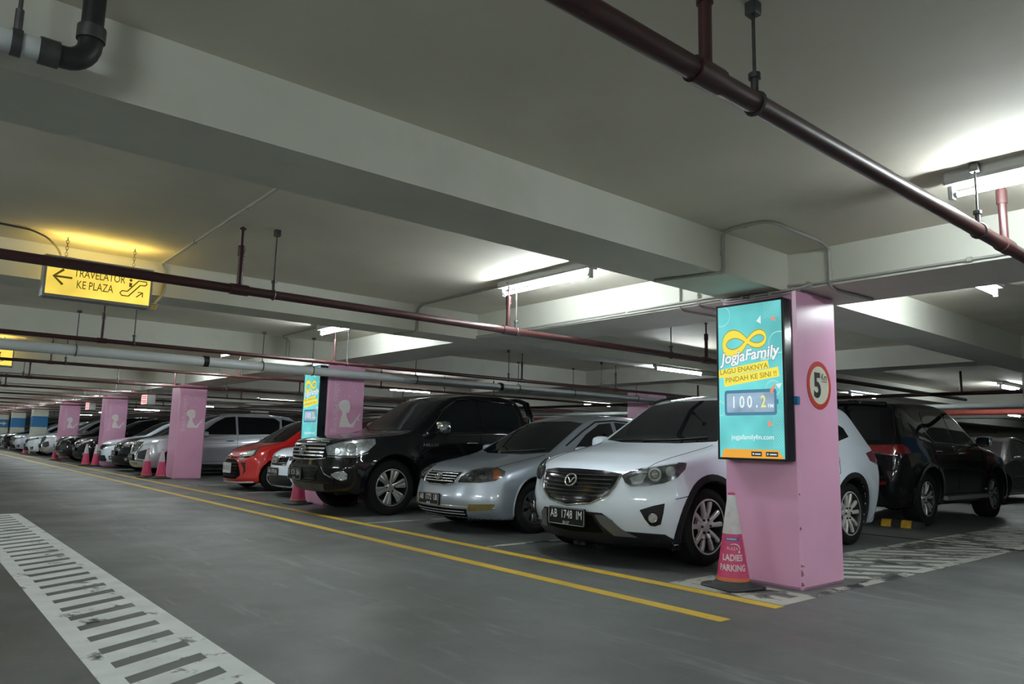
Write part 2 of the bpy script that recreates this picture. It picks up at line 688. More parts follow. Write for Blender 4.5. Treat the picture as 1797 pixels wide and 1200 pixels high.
def subdiv_poly(poly, step):
    bm = bmesh.new()
    vs = [bm.verts.new((u, v, 0)) for u, v in poly]
    bm.faces.new(vs)
    bmesh.ops.triangulate(bm, faces=bm.faces[:])
    us, ws = [p[0] for p in poly], [p[1] for p in poly]
    for ax, lo, hi in ((0, min(us), max(us)), (1, min(ws), max(ws))):
        k = max(1, int(math.ceil((hi - lo) / step)))
        for i in range(1, k):
            c = lo + (hi - lo) * i / k
            co = [0, 0, 0]
            co[ax] = c
            no = [0, 0, 0]
            no[ax] = 1
            bmesh.ops.bisect_plane(bm, geom=bm.verts[:] + bm.edges[:] + bm.faces[:], dist=1e-7, plane_co=co, plane_no=no)
    bmesh.ops.remove_doubles(bm, verts=bm.verts[:], dist=1e-6)
    bm.verts.index_update()
    v = [(q.co.x, q.co.y) for q in bm.verts]
    f = [tuple(q.index for q in p.verts) for p in bm.faces]
    be = [tuple(q.index for q in e.verts) for e in bm.edges if len(e.link_faces) == 1]
    bm.free()
    return v, f, be


def chaikin(poly, it=2):
    for _ in range(it):
        q = []
        for i in range(len(poly)):
            a, b = poly[i], poly[(i + 1) % len(poly)]
            q += [(a[0] * .75 + b[0] * .25, a[1] * .75 + b[1] * .25), (a[0] * .25 + b[0] * .75, a[1] * .25 + b[1] * .75)]
        poly = q
    return poly


class CarBuild:
    def __init__(s, shape, name, label, x0, yc, flip=False, group=None, h=0.035, paint=None):
        s.c = shape
        shape.px0, shape.py0, shape.flip = x0, yc, flip
        s.flip = flip
        s.root = thing(name, label, 'car', (x0, yc, 0), PI if flip else 0, group)
        s.paint = paint
        s.h = h

    def body(s, regions=()):
        """regions: (name, fn(centres) -> mask) become parts of their own that continue the body's surface"""
        P, Fq = s.c.surface(s.h)
        nr = s.c.normals(P)
        C = P[Fq].mean(1)
        lab = np.zeros(len(Fq), int)
        rg = []
        for nm, fn in regions:
            if nm.endswith('door'):
                rg += [(nm, (lambda f, s_: lambda x, y, z: f(x, y, z) & (y * s_ > 0))(fn, s_)) for s_ in (1, -1)]
            else:
                rg.append((nm, fn))
        regions = rg
        for i, (nm, fn) in enumerate(regions):
            m = fn(C[:, 0], C[:, 1], C[:, 2]) & (lab == 0)
            lab[m] = i + 1
        sc = s.c
        under = C[:, 2] < sc.zb + .012
        for cx in sc.wx:
            under |= (np.hypot(C[:, 0] - cx, C[:, 2] - sc.R) < sc.R + sc.arch + .004) & (C[:, 2] < sc.R * 2 + .2)
        lab[under] = len(regions) + 1
        names = ['body'] + [r[0] for r in regions] + ['underbody']
        out = []
        for i, nm in enumerate(names):
            fs = Fq[lab == i]
            if not len(fs):
                continue
            used, inv = np.unique(fs, return_inverse=True)
            me = bpy.data.meshes.new(nm)
            fs2 = inv.reshape(fs.shape)
            me.from_pydata(P[used].tolist(), [], fs2.tolist())
            me.polygons.foreach_set('use_smooth', [True] * len(me.polygons))
            me.normals_split_custom_set_from_vertices(nr[used].tolist())
            me.materials.append(BLACKPLA if nm == 'underbody' else s.paint)
            out.append(link(nm, me, s.root))
        s.parts = out
        return out

    def patch(s, name, poly, view, mat, off=0.004, thick=0.014, step=None, mirror=False, parent=None, smooth=0, label=None):
        if smooth:
            poly = chaikin(poly, smooth)
        if step is None:
            step = 6.0 if view == 'px' else 0.05
        v, f, be = subdiv_poly(poly, step)
        P, n = s.c.cast(*rays(view, v, s.c))
        res = []
        for sg in ((1, -1) if mirror else (1,)):
            k = np.array([1, sg, 1.0])
            A = (P + n * off) * k
            B = (P + n * (off - thick)) * k
            nn = len(A)
            fs = list(f)
            for a, b in be:
                fs.append((a, b, b + nn, a + nn))
            mb = MB()
            mb.add(np.concatenate([A, B]).tolist(), fs)
            me = bpy.data.meshes.new(name)
            me.from_pydata(mb.v, [], mb.f)
            bm = bmesh.new()
            bm.from_mesh(me)
            bmesh.ops.recalc_face_normals(bm, faces=bm.faces)
            # recalc on an open shell can flip: check against the surface normal
            bm.faces.ensure_lookup_table()
            f0 = bm.faces[0]
            if f0.normal.dot(Vector((n[f[0][0]] * k).tolist())) < 0:
                bmesh.ops.reverse_faces(bm, faces=bm.faces[:])
            bm.to_mesh(me)
            bm.free()
            me.polygons.foreach_set('use_smooth', [True] * len(me.polygons))
            me.set_sharp_from_angle(angle=math.radians(40))
            me.materials.append(mat)
            par = parent
            if isinstance(parent, (list, tuple)):
                par = parent[0 if sg == 1 else 1]
            o = link(name, me, par or s.root)
            if label:
                o['label'] = label
            res.append(o)
        return res

    def on(s, pts, view, off=0.0):
        P, n = s.c.cast(*rays(view, pts, s.c))
        return P + n * off, n

    def wire(s, name, pts, view, r, mat, off=0.0, closed=False, mirror=False, parent=None, dens=None, flat=None, n=6):
        """a bead, trim strip or moulding that follows the surface"""
        if dens is None:
            dens = 5.0 if view == 'px' else 0.05
        q = []
        m = len(pts)
        for i in range(m if closed else m - 1):
            a, b = pts[i], pts[(i + 1) % m]
            k = max(1, int(math.hypot(b[0] - a[0], b[1] - a[1]) / dens))
            q += [(a[0] + (b[0] - a[0]) * t / k, a[1] + (b[1] - a[1]) * t / k) for t in range(k)]
        if not closed:
            q.append(pts[-1])
        P, nr = s.on(q, view, off)
        res = []
        for sg in ((1, -1) if mirror else (1,)):
            k = np.array([1, sg, 1.0])
            par = parent[0 if sg == 1 else 1] if isinstance(parent, (list, tuple)) else parent
            o = MB().tube((P * k).tolist(), r, n, closed).build(name, mat, par or s.root, smooth=60)
            res.append(o)
        return res

    def seams(s, lines, mirror=True):
        mb = MB()
        for view, pts in lines:
            q = []
            for a, b in zip(pts[:-1], pts[1:]):
                k = max(1, int(math.hypot(b[0] - a[0], b[1] - a[1]) / 0.04))
                q += [(a[0] + (b[0] - a[0]) * t / k, a[1] + (b[1] - a[1]) * t / k) for t in range(k)]
            q.append(pts[-1])
            P, n = s.on(q, view)
            for sg in ((1, -1) if mirror else (1,)):
                k = np.array([1, sg, 1.0])
                mb.tube((P * k).tolist(), 0.0035, 5)
        o = mb.build('panel_gap', SEAM, s.root, smooth=60)
        o['kind'] = 'stuff'
        return o

    def plate(s, y, z, txt, sub='', w=0.43, h=0.135, back=None, fore=None, rear=False, tilt=0.0, out=0.012, bend=0):
        back, fore = back or PLATEB, fore or PLATEW
        P, n = s.on([(y + dy, z + dz) for dy in (-w / 2, 0, w / 2) for dz in (-h / 2, 0, h / 2)], 'rear' if rear else 'front')
        x = (P[:, 0].max() + out) if rear else (P[:, 0].min() - out)
        d = 1 if rear else -1
        ang = math.atan2(n[1][1] + n[7][1], abs(n[4][0])) * 0  # plates stay square to the car
        mb = MB().prism([(-w / 2 + .012, -h / 2), (w / 2 - .012, -h / 2), (w / 2, -h / 2 + .012), (w / 2, h / 2 - .012),
                         (w / 2 - .012, h / 2), (-w / 2 + .012, h / 2), (-w / 2, h / 2 - .012), (-w / 2, -h / 2 + .012)],
                        lambda u, v, t: (t, u, v), 0, d * -0.02)
        o = mb.build('license_plate', back, s.root, loc=(x, y, z))
        o.rotation_euler = (0, tilt, 0)
        t = MB()
        sg = d      # text runs left to right for whoever faces the plate
        def put(str_, size, v0, bold, sx=1.0):
            vs, fs = text2d(str_, size, bold, spacing=1.05)
            t.flat(vs, fs, lambda u, v: (d * 0.0015, u * sg * sx, v + v0))
        put(txt, h * 0.66, h * 0.10 if sub else 0, 0.012, w * 0.86 / max(0.01, max(p[0] for p in text2d(txt, h * .66, 0.012, spacing=1.05)[0]) * 2))
        if sub:
            put(sub, h * 0.22, -h * 0.36, 0.01)
        for z1 in (-h / 2 + .006, h / 2 - .006):
            t.box(min(0, d * .0015), max(0, d * .0015), -w / 2 + .012, w / 2 - .012, z1 - .0015, z1 + .0015)
        for y1 in (-w / 2 + .006, w / 2 - .006):
            t.box(min(0, d * .0015), max(0, d * .0015), y1 - .0015, y1 + .0015, -h / 2 + .01, h / 2 - .01)
        t.build('plate_lettering', fore, o)
        return o

    def emblem3(s, y, z, w, view='front', out=0.012):
        """three linked ovals"""
        h = w * 0.66
        P, n = s.on([(y, z)], view)
        mb = MB()
        c, nv = P[0], n[0]
        ux = np.cross([0, 0, 1.0], nv)
        ux /= np.linalg.norm(ux)
        vx = np.cross(nv, ux)
        for a, b, oz in ((w / 2, h / 2, 0), (w * .16, h * .46, 0), (w * .36, h * .17, h * .24)):
            path = [c + nv * out + ux * a * math.cos(t) + vx * (b * math.sin(t) + oz) for t in np.linspace(0, 2 * PI, 25)[:-1]]
            mb.tube([p.tolist() for p in path], w * 0.045, 6, True)
        return mb.build('emblem', CHROME, s.root, smooth=60)

    def wheels(s, style, mat=None, rim_r=None, tyre_r=None, lip=None):
        c = s.c
        for x in c.wx:
            ra = c.R + c.arch + .012
            a0 = math.asin(max(-1, min(1, (c.zb + .05 - c.R) / ra)))
            s.wire('arch_lip', [(x + ra * math.cos(a), c.R + ra * math.sin(a)) for a in np.linspace(a0, PI - a0, 29)], 'right', .013, lip or s.paint, off=-.002, mirror=True, dens=.2)
        R = tyre_r or c.R
        tw = c.tw
        rr = rim_r or R * 0.68
        tm, rm = wheel_meshes(R, tw, rr, style, mat or ALLOY)
        for sg in (-1, 1):
            for x in c.wx:
                wh = link('wheel', tm, s.root, (x, sg * (c.W - 0.035 - tw / 2), R))
                if sg > 0:
                    wh.rotation_euler = (0, 0, PI)
                link('rim', rm, wh)

    def mirrors(s, x, y, z, mat, sz=(0.11, 0.10, 0.085), cap=None):
        for sg in (-1, 1):
            yy = sg * y
            mb = MB()
            rings = []
            for t, sx, sh in ((-.5, .55, .55), (-.42, .85, .85), (-.1, 1, 1), (.35, .95, .95), (.5, .75, .75)):
                ring = []
                for k in range(14):
                    a = 2 * PI * k / 14
                    ca, sa = math.cos(a), math.sin(a)
                    ring.append((x + t * sz[0] * 1.4 * 1.0, yy + sg * 0.02 + sz[1] * sx * abs(ca) ** .6 * (1 if ca > 0 else -1) * 1.0,
                                 z + sz[2] * sh * abs(sa) ** .7 * (1 if sa > 0 else -1)))
                rings.append(ring)
            mb.loft(rings, True)
            o = mb.build('wing_mirror', mat, s.root, smooth=50)
            st = MB().tube([(x + .02, yy - sg * (sz[1] + 0.09), z - sz[2] * .8), (x, yy - sg * sz[1] * .5, z - sz[2] * .6)], 0.02, 8)
            st.build('mirror_arm', BLACKPLA, o, smooth=60)
            g = MB()
            g.box(x + .5 * sz[0] * 1.4, x + .5 * sz[0] * 1.4 + .004, yy + sg * .02 - sz[1] * .7, yy + sg * .02 + sz[1] * .7, z - sz[2] * .65, z + sz[2] * .65)
            g.build('mirror_glass', GLASS, o)

    def handle(s, x, z, mat, w=0.2):
        P, n = s.on([(x, z), (x + w * .5, z), (x + w, z)], 'right')
        for sg in (1, -1):
            k = np.array([1, sg, 1.0])
            a, m, b = [(P[i] + n[i] * (0.0 if i != 1 else .035)) * k for i in range(3)]
            a2 = (P[0] + n[0] * .03 + np.array([.03, 0, 0])) * k
            b2 = (P[2] + n[2] * .03 - np.array([.03, 0, 0])) * k
            MB().tube([a.tolist(), a2.tolist(), m.tolist(), b2.tolist(), b.tolist()], 0.013, 8).build('door_handle', mat, s.root, smooth=60)


WM = {}


def wheel_meshes(R, tw, rr, style, mat):
    key = (round(R, 3), round(rr, 3), style, mat.name)
    if key in WM:
        return WM[key]
    h = tw / 2
    # outer face is at -y
    t = MB()
    prof = [(rr - .01, -h * .80), (rr + .012, -h * .98), (rr + (R - rr) * .45, -h * 1.03), (R - .035, -h * .94), (R - .012, -h * .84),
            (R - .003, -h * .62), (R, -h * .2), (R, h * .2), (R - .003, h * .62), (R - .02, h * .9), (rr, h)]
    t.lathe(prof + [(rr - .02, h * .9), (rr - .02, -h * .75), (rr - .01, -h * .80)], 40, axis='y', caps=False)
    for a in range(3):          # tread grooves are narrow dark rings
        pass
    tm = t.mesh('wheel', TYRE, 40)
    r = MB()
    lip = [(rr - .004, -h * .78), (rr - .004, -h * .92), (rr - .018, -h * .93), (rr - .03, -h * .72), (rr - .045, -h * .2), (rr - .045, h * .5)]
    for i in range(len(lip) - 1):
        rings = []
        for (q, yy) in (lip[i], lip[i + 1]):
            rings.append([(q * math.cos(2 * PI * k / 40), yy, q * math.sin(2 * PI * k / 40)) for k in range(40)])
        r.loft(rings, False)
    ns, kind = style

    def spoke(a, r0, r1, w0, w1, y0, y1, dep=.03):
        ca, sa = math.cos(a), math.sin(a)

        def pt(rad, wd, y):
            return (rad * ca - wd * sa, y, rad * sa + wd * ca)
        rings = []
        for k in range(5):
            u = k / 4
            rad = r0 + (r1 - r0) * u
            wd = (w0 + (w1 - w0) * u) / 2
            y = y0 + (y1 - y0) * u - .012 * math.sin(PI * u)
            rings.append([pt(rad, -wd, y + dep), pt(rad, -wd, y + .008), pt(rad, -wd * .6, y), pt(rad, wd * .6, y), pt(rad, wd, y + .008), pt(rad, wd, y + dep)])
        r.loft(rings, True)
    y0, y1 = -h * .62, -h * .82
    for k in range(ns):
        a = 2 * PI * (k + .25) / ns
        if kind == 'y':         # pairs of bars that spread towards the rim
            for sg in (-1, 1):
                spoke(a + sg * .27, .055, rr - .012, .036, .046, y0, y1)
            spoke(a, .055, rr * .50, .07, .05, y0 + .01, y0)
        elif kind == 'wide':
            for sg in (-1, 1):
                spoke(a + sg * .15, .06, rr - .012, .036, .074 * rr / .26, y0, y1)
            spoke(a, .06, rr - .02, .07, .07, y0 + .014, y1 + .014)
        else:                   # twin bars
            for sg in (-1, 1):
                spoke(a + sg * .17, .05, rr - .012, .030, .040, y0, y1)
    r.lathe([(.001, y0 - .012), (.045, y0 - .012), (.072, y0 + .004), (.085, y0 + .03), (.001, y0 + .04)], 24, axis='y')
    rm = r.mesh('rim', mat, 35)
    for p in rm.polygons[80:200]:       # shade painted in: deep alloy barrel behind the spokes is coloured black
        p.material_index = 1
    # brake disc and hub cap join the rim as darker insets
    d = MB()
    d.lathe([(.001, -.005), (rr * .72, -.005), (rr * .72, .02), (.001, .02)], 32, axis='y')
    for k in range(6):
        a = 2 * PI * k / 6
        d.cyl((.062 * math.cos(a), y0 - .016, .062 * math.sin(a)), (.062 * math.cos(a), y0 + .01, .062 * math.sin(a)), .011, 8)
    n0 = len(rm.polygons)
    me2 = d.mesh('disc', None)
    bm = bmesh.new()
    bm.from_mesh(rm)
    bm.from_mesh(me2)
    bm.faces.ensure_lookup_table()
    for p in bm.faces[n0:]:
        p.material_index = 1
    bm.to_mesh(rm)
    bm.free()
    bpy.data.meshes.remove(me2)
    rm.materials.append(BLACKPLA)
    WM[key] = (tm, rm)
    return WM[key]


# ------------------------------------------------------------------ structure
ZC, ZB = 2.612, 2.303
X0, X1, Y0, Y1 = -13.0, 46.0, -13.0, 92.0
fl = struct(MB().box(X0, X1, Y0, Y1, -0.2, 0).build('floor', floor_mat()))
struct(MB().box(X0, X1, Y0, Y1, ZC, ZC + 0.2).build('ceiling', CONC))
struct(MB().box(X0 - .2, X0, Y0, Y1, 0, ZC).build('wall_left', CREAM))
struct(MB().box(X1, X1 + .2, Y0, Y1, 0, ZC).build('wall_right', CREAM))
struct(MB().box(X0, X1, Y1, Y1 + .2, 0, ZC).build('wall_back', CREAM))
struct(MB().box(X0, X1, Y0 - .2, Y0, 0, ZC).build('wall_front', CREAM))
XB = []
for k in range(-2, 12):
    XB += [(8 * k + 0.113, 8 * k + 0.655), (8 * k + 4.24, 8 * k + 4.72)]
XB = sorted(b for b in XB if Y0 < b[0] < Y1 - 1)
for a, b in XB:
    struct(MB().box(X0, X1, a, b, ZB, ZC + .02).build('ceiling_beam', BEAM))
for xa, xb in ((0.1155, 0.93), (6.04, 6.60), (16.1, 16.9), (24.1, 24.9), (-8.9, -8.1)):
    lo = Y0
    mb = MB()
    for a, b in XB + [(Y1, Y1)]:
        mb.box(xa, xb, lo, a, ZB + .003, ZC + .02)
        lo = b
    struct(mb.build('cross_beam', BEAM))

# floor markings (paint laid on the floor)
ml = MB().box(-0.735, -0.625, -0.2, 60, 0, .003).build('yellow_line', YLINE, fl)
ml['label'] = 'yellow painted line nearest the parked cars'
ml = MB().box(-1.36, -1.25, -0.2, 60, 0, .003).build('yellow_line', YLINE, fl)
ml['label'] = 'yellow painted line on the open aisle side'
for k in range(0, 6):
    for dy in (3.05, 5.48, 10.75, 13.3):
        if dy > 8:
            continue
        MB().box(-0.62, 4.9, 8 * k + dy - .04, 8 * k + dy + .04, 0, .0025).build('bay_line', WOLD, fl)
# ladder strip
for q in ((-4.525, -4.43), (-4.05, -3.945)):
    MB().box(*q, -2.6, 8.5, 0, .003).build('ladder_rail', WLINE, fl)
y = -2.55 - .197 + .005
rung = None
while y < 8.5:
    t = min(.155, 8.5 - y)
    a, b = (y, min(y + .197, 8.5)), (y + t, min(y + t + .197, 8.5))
    q = MB().add([(-4.43, a[0], 0), (-4.05, a[1], 0), (-4.05, b[1], 0), (-4.43, b[0], 0), (-4.43, a[0], .003), (-4.05, a[1], .003), (-4.05, b[1], .003), (-4.43, b[0], .003)],
                 [(0, 3, 2, 1), (4, 5, 6, 7), (0, 1, 5, 4), (1, 2, 6, 5), (2, 3, 7, 6), (3, 0, 4, 7)]).build('ladder_rung', WLINE, fl)
    y += 0.2655
# worn hatching round the near column and along the parking bay
for q in ((-0.60, 7.4, -0.18, -0.085), (0.72, 7.4, 0.71, 0.80), (-0.60, -0.47, -0.085, 0.66), (-0.60, -0.02, 0.66, 0.78)):
    o = MB().box(*q, 0, .0025).build('hatch_border', WOLD, fl)
x = -0.10
while x < 7.2:
    a, b = (x + 0.80, -0.085), (x, 0.71)
    if x < .72:      # the bars run out at the column
        t = (.72 - x) / .80
        b = (.72, .71 + (-.085 - .71) * t)
    MB().add([(a[0], a[1], 0), (a[0] + .155, a[1], 0), (b[0] + .155, b[1], 0), (b[0], b[1], 0),
              (a[0], a[1], .0025), (a[0] + .155, a[1], .0025), (b[0] + .155, b[1], .0025), (b[0], b[1], .0025)],
             [(0, 3, 2, 1), (4, 5, 6, 7), (0, 1, 5, 4), (1, 2, 6, 5), (2, 3, 7, 6), (3, 0, 4, 7)]).build('hatch_bar', WOLD, fl)
    x += 0.315
MB().box(4.27, 4.31, -12, 30, 0, .0035).build('floor_joint', SEAM, fl)['label'] = 'dark expansion joint crossing the hatched strip'
for x in (-0.45, -0.22):
    MB().box(x, x + .11, -.12, .69, 0, .002).build('hatch_bar', WOLD, fl)

# ------------------------------------------------------------------ columns
CWX, CWY = 0.658, 0.659
PALE = M('pale_print', (0.90, 0.86, 0.83), 0.5, noise=0.05, nscale=8)
PALE2 = M('pale_pink_print', (0.88, 0.66, 0.76), 0.5, noise=0.05, nscale=8)


def column(x, y, kind, label, group=None, prints=True):
    top = ZB
    if kind == 'pink':
        o = MB().bbox(x, x + CWX, y, y + CWY, 0, top, 0.022).build('column', PINK)
    else:
        o = MB().bbox(x, x + CWX, y, y + CWY, 0, top, 0.022).build('column', CREAM)
        MB().bbox(x - .003, x + CWX + .003, y - .003, y + CWY + .003, 1.27, 1.84, 0.022).build('blue_band', BLUEP, o)
    tag(o, label, 'column', group)
    return o


def lady_print(o, x, y):
    # pale silhouette of a seated reader with the words beside it, printed on the column's long face
    pts = [(710, 690), (720, 640), (760, 612), (810, 603), (850, 620), (868, 680), (868, 740), (855, 778), (822, 780), (822, 800), (835, 850),
           (860, 900), (885, 935), (920, 900), (950, 860), (985, 810), (1010, 775), (1018, 782), (990, 840), (1008, 875), (1000, 880), (965, 862),
           (945, 925), (925, 970), (735, 968), (740, 900), (755, 830), (770, 790), (765, 760), (735, 735)]
    mb = MB()
    sx = lambda u: x + (u / 7.5 + 500 - 575) / 66.5 * CWX
    sz = lambda v: 2.02 - (v / 7.5 + 620 - 663) / 89 * 0.81
    mb.prism([(sx(u), sz(v)) for u, v in pts], lambda u, v, d: (u, d, v), y - .002, y + .001)
    for cx, cy in ((850, 350), (862, 372), (940, 480), (855, 555), (905, 415)):
        mb.prism([(sx(cx) + .016 * math.cos(a) * (1 if i % 2 else .35), sz(cy) + .016 * math.sin(a) * (1 if i % 2 else .35)) for i, a in
                  enumerate([2 * PI * k / 8 for k in range(8)])], lambda u, v, d: (u, d, v), y - .002, y + .001)
    mb.build('lady_silhouette', PALE, o)
    t = MB()
    vs, fs = text2d('Ladies Parking', 0.155, 0.0)
    t.flat(vs, fs, lambda u, v: (x + 0.155 + v, y - .0025, 1.585 - u * 1.0))
    t.build('column_lettering', PALE2, o)


cols = []
col_labels = ['pink square column in front with round speed limit sign and lit poster box',
              'pink column behind the black pickup with a poster box and reader silhouette',
              'pink column beside the silver van with two cones at its foot',
              'pink column left of the small white hatchback, fourth along the row',
              'purple-pink column behind the black cars, fifth along the row',
              'cream column with blue band behind the white car, first of the blue-banded ones',
              'cream column with blue band, middle of the far left three',
              'cream column with blue band and white arrow at the far left edge']
for k in range(8):
    c = column(0, 8 * k, 'pink' if k < 5 else 'band', col_labels[k])
    cols.append(c)
    if 1 <= k < 5:
        lady_print(c, 0, 8 * k)
# arrow on the last banded column
MB().prism([(.06, 1.52), (.35, 1.52), (.35, 1.43), (.57, 1.56), (.35, 1.69), (.35, 1.60), (.06, 1.60)], lambda u, v, d: (u, d, v), 55.993, 56.0) \
    .build('arrow_print', M('cream_print', (0.62, 0.60, 0.48), 0.5, noise=.05), cols[7])
for k in (8, 9, 10):
    column(0, 8 * k, 'band', 'cream column with blue band beyond the arrow column', 'farthest columns')
column(8.0, 0, 'band', 'cream column with blue band at the right edge behind the black suv')
column(8.0, 8, 'pink', 'pink column in the second row seen above the silver sedan')
for k in (2, 3, 4, 5):
    column(8.0, 8 * k, 'pink' if k < 4 else 'band', 'column of the second row hidden among the parked cars', 'second row columns')
for k in (-1, 0, 1, 2, 3):
    column(17.0, 8 * k, 'band', 'cream column with blue band across the second aisle', 'second aisle columns')
# sticker and scuffs of the near column
MB().bbox(-0.004, .034, -.004, .03, 1.385, 1.45, .003).build('blue_sticker', BLUEP, cols[0])
CHIP = M('chipped_plaster', (0.30, 0.17, 0.20), 0.8, noise=.3, nscale=40)
for z, h_, w_ in ((.10, .05, .012), (.17, .018, .02), (.03, .03, .014), (.44, .025, .008), (.70, .012, .006)):
    MB().prism([(.004, z), (.004 + w_, z + .2 * h_), (.006 + w_ * .6, z + .7 * h_), (.006, z + h_)], lambda u, v, d: (u, .0165 - u + d, v), -.0012, .004).build('plaster_chip', CHIP, cols[0])

# ------------------------------------------------------------------ speed limit sign
SGR = M('sign_red', (0.52, 0.05, 0.035), 0.4, noise=0.08, nscale=20)
SGC = M('sign_cream', (0.66, 0.64, 0.52), 0.4, noise=0.03, nscale=20)
INK = M('black_ink', (0.012, 0.012, 0.013), 0.5, noise=.1, nscale=30)
sx0, sz0, sr = 0.34, 1.556, 0.192
sg = MB().prism(circle2(sx0, sz0, sr, 48), lambda u, v, d: (u, d, v), -.004, 0).build('speed_limit_sign', SGR)
tag(sg, 'round red-rimmed speed limit sign reading five on the near pink column', 'sign')
MB().prism(circle2(sx0, sz0, sr * .79, 48), lambda u, v, d: (u, d, v), -.0055, -.003).build('sign_disc', SGC, sg)
t = MB()
vs, fs = text2d('5', 0.27, 0.035)
t.flat(vs, fs, lambda u, v: (sx0 - .035 + u * .92, -.0065, sz0 - .012 + v))
vs, fs = text2d('Km', 0.075, 0.012)
t.flat(vs, fs, lambda u, v: (sx0 + .078 + u * .9, -.0065, sz0 + .068 + v))
t.box(sx0 + .035, sx0 + .12, -.0065, -.006, sz0 + .03, sz0 + .036)
t.build('sign_figures', INK, sg)

# ------------------------------------------------------------------ lit poster box
def E_(nm, c, s=1.0, v=0.0, vs=3):
    return EM(nm, c, s * SIGN, v, vs)


def poster_box(dy, label):
    root = thing('poster_light_box', label, 'light box', (0, dy, 0))
    y0, y1, z0, z1, xf = 0.022, 0.628, 0.95, 2.213, -0.132
    MB().bbox(xf, -0.001, y0, y1, z0, z1, .012).build('box_case', M('box_case_black', (.012, .016, .02), .25, noise=.2, nscale=10), root, smooth=35)
    b = .018
    fr = MB()
    for a in ((y0, y1, z0, z0 + b), (y0, y1, z1 - b, z1), (y0, y0 + b, z0, z1), (y1 - b, y1, z0, z1)):
        fr.bbox(xf - .006, xf + .004, a[0], a[1], a[2], a[3], .003)
    fr.build('front_frame', BLACKPLA, root)
    W_, H_ = (y1 - y0 - 2 * b), (z1 - z0 - 2 * b)
    fn = lambda d: (lambda u, v: (xf - d, y1 - b - u * W_, z1 - b - v * H_))      # u to the right, v down, both 0..1
    po = MB().flat([(0, 0), (1, 0), (1, 1), (0, 1)], [(0, 1, 2, 3)], fn(.0005)).build('poster', E_('poster_teal', (.17, .66, .66), .95, .28, 2.2), root)

    def pr(nm, mat, polys, d=.001):
        mb = MB()
        for p in polys:
            if isinstance(p, tuple):
                mb.flat(p[0], p[1], fn(d))
            else:
                mb.flat(p, [tuple(range(len(p)))], fn(d))
        return mb.build(nm, mat, po)

    def txt(s, size, u0, v0, bold=0., rot=0., shear=0., sx=1., align='CENTER'):
        vs, fs = text2d(s, 1.0, bold, shear, align)
        ca, sa = math.cos(rot), math.sin(rot)
        out = []
        for a, c in vs:
            a, c = a * size * sx, c * size
            a, c = a * ca - c * sa, a * sa + c * ca
            out.append((u0 + a / W_, v0 - c / H_))
        return out, fs
    rot = math.radians(4.5)
    asp = W_ / H_
    # faint rings and dots
    rings = []
    for cu, cv, r in ((.05, .06, .14), (.95, .27, .14), (.0, .68, .10), (.85, .56, .1)):
        pts = [(cu + r / W_ * math.cos(a) * .6, cv + r / H_ * math.sin(a) * .6) for a in np.linspace(0, 2 * PI, 33)]
        pts = [(min(max(u, 0), 1), min(max(v, 0), 1)) for u, v in pts]
        rings.append(band2(pts, .006))
    dots = []
    for (ua, ub, va, vb) in ((.74, .97, .01, .11), (.84, .98, .70, .93), (.01, .07, .52, .66)):
        v = va
        i = 0
        while v < vb:
            u = ua + (.018 if i % 2 else 0)
            while u < ub:
                dots.append(circle2(u, v, .006, 6, ry=.006 * asp))
                u += .036
            v += .0115
            i += 1
    white = E_('poster_white', (.85, .93, .93), 1.0)
    for q_ in rings:
        pr('poster_ring', E_('poster_pale', (.42, .82, .82), 1.0), [q_], .0008)
    pr('poster_dots', E_('poster_pale', (.42, .82, .82), 1.0), dots, .0008)['kind'] = 'stuff'
    # ribbon
    path, wd = [], []
    for t in np.linspace(0, 2 * PI, 49)[:-1]:
        dn = 1 + math.sin(t) ** 2
        sc = 1.25 if math.cos(t) < 0 else .95
        path.append((.47 + .30 * math.cos(t) / dn * sc,   .245 - .128 * sc * math.sin(t) * math.cos(t) / dn * (1.15 if math.cos(t) < 0 else 1) - .012 * math.cos(t)))
        wd.append(.026 + .030 * max(0, -math.cos(t)))
    pr('poster_ribbon_edge', E_('poster_olive', (.50, .42, .10), .8), [band2(path, [q + .014 for q in wd], True)], .0010)
    pr('poster_ribbon', E_('poster_yellow', (.93, .80, .10), 1.0), [band2(path, wd, True)], .0013)
    pr('poster_name_edge', E_('poster_grey', (.14, .20, .26), .9), [txt('JogjaFamily', .122, .49, .338, .055, rot, .22, .95)], .0016)
    pr('poster_name', white, [txt('JogjaFamily', .122, .49, .338, .028, rot, .22, .95), txt('100.2 FM', .034, .78, .366, .02, rot, .1)], .0020)
    pr('poster_banner', E_('poster_banner_yellow', (.95, .82, .12), 1.0),
       [[(0, .424), (.78, .379), (.80, .428), (0, .478)], [(.08, .475), (.93, .425), (.95, .487), (.09, .537)]], .0013)
    for tx_ in (txt('LAGU ENAKNYA', .058, .40, .428, .01, rot), txt('PINDAH KE SINI !!', .058, .51, .482, .01, rot)):
        pr('poster_slogan', E_('poster_gold', (.45, .36, .05), .8), [tx_], .0018)

    def rrect(a, b_, c, d, r):
        out = []
        for cx, cy, s0 in ((b_ - r, d - r * asp, 0), (a + r, d - r * asp, 90), (a + r, c + r * asp, 180), (b_ - r, c + r * asp, 270)):
            for k in range(5):
                an = math.radians(s0 + k * 22.5)
                out.append((cx + r * math.cos(an), cy + r * asp * math.sin(an)))
        return out
    pr('poster_clock', E_('poster_clock_blue', (.10, .26, .38), .9), [rrect(.09, .90, .562, .728, .04), rrect(.88, .925, .63, .66, .01)], .0012)
    pr('poster_clock_face', E_('poster_clock_grey', (.34, .48, .62), .9, .25, 6), [rrect(.125, .865, .583, .708, .02)], .0016)
    for s_, u_ in (('1', .24), ('0', .37), ('0', .49), ('.', .60)):
        pr('poster_digit', white, [txt(s_, .13, u_, .645, .02, 0, 0, .72)], .002)
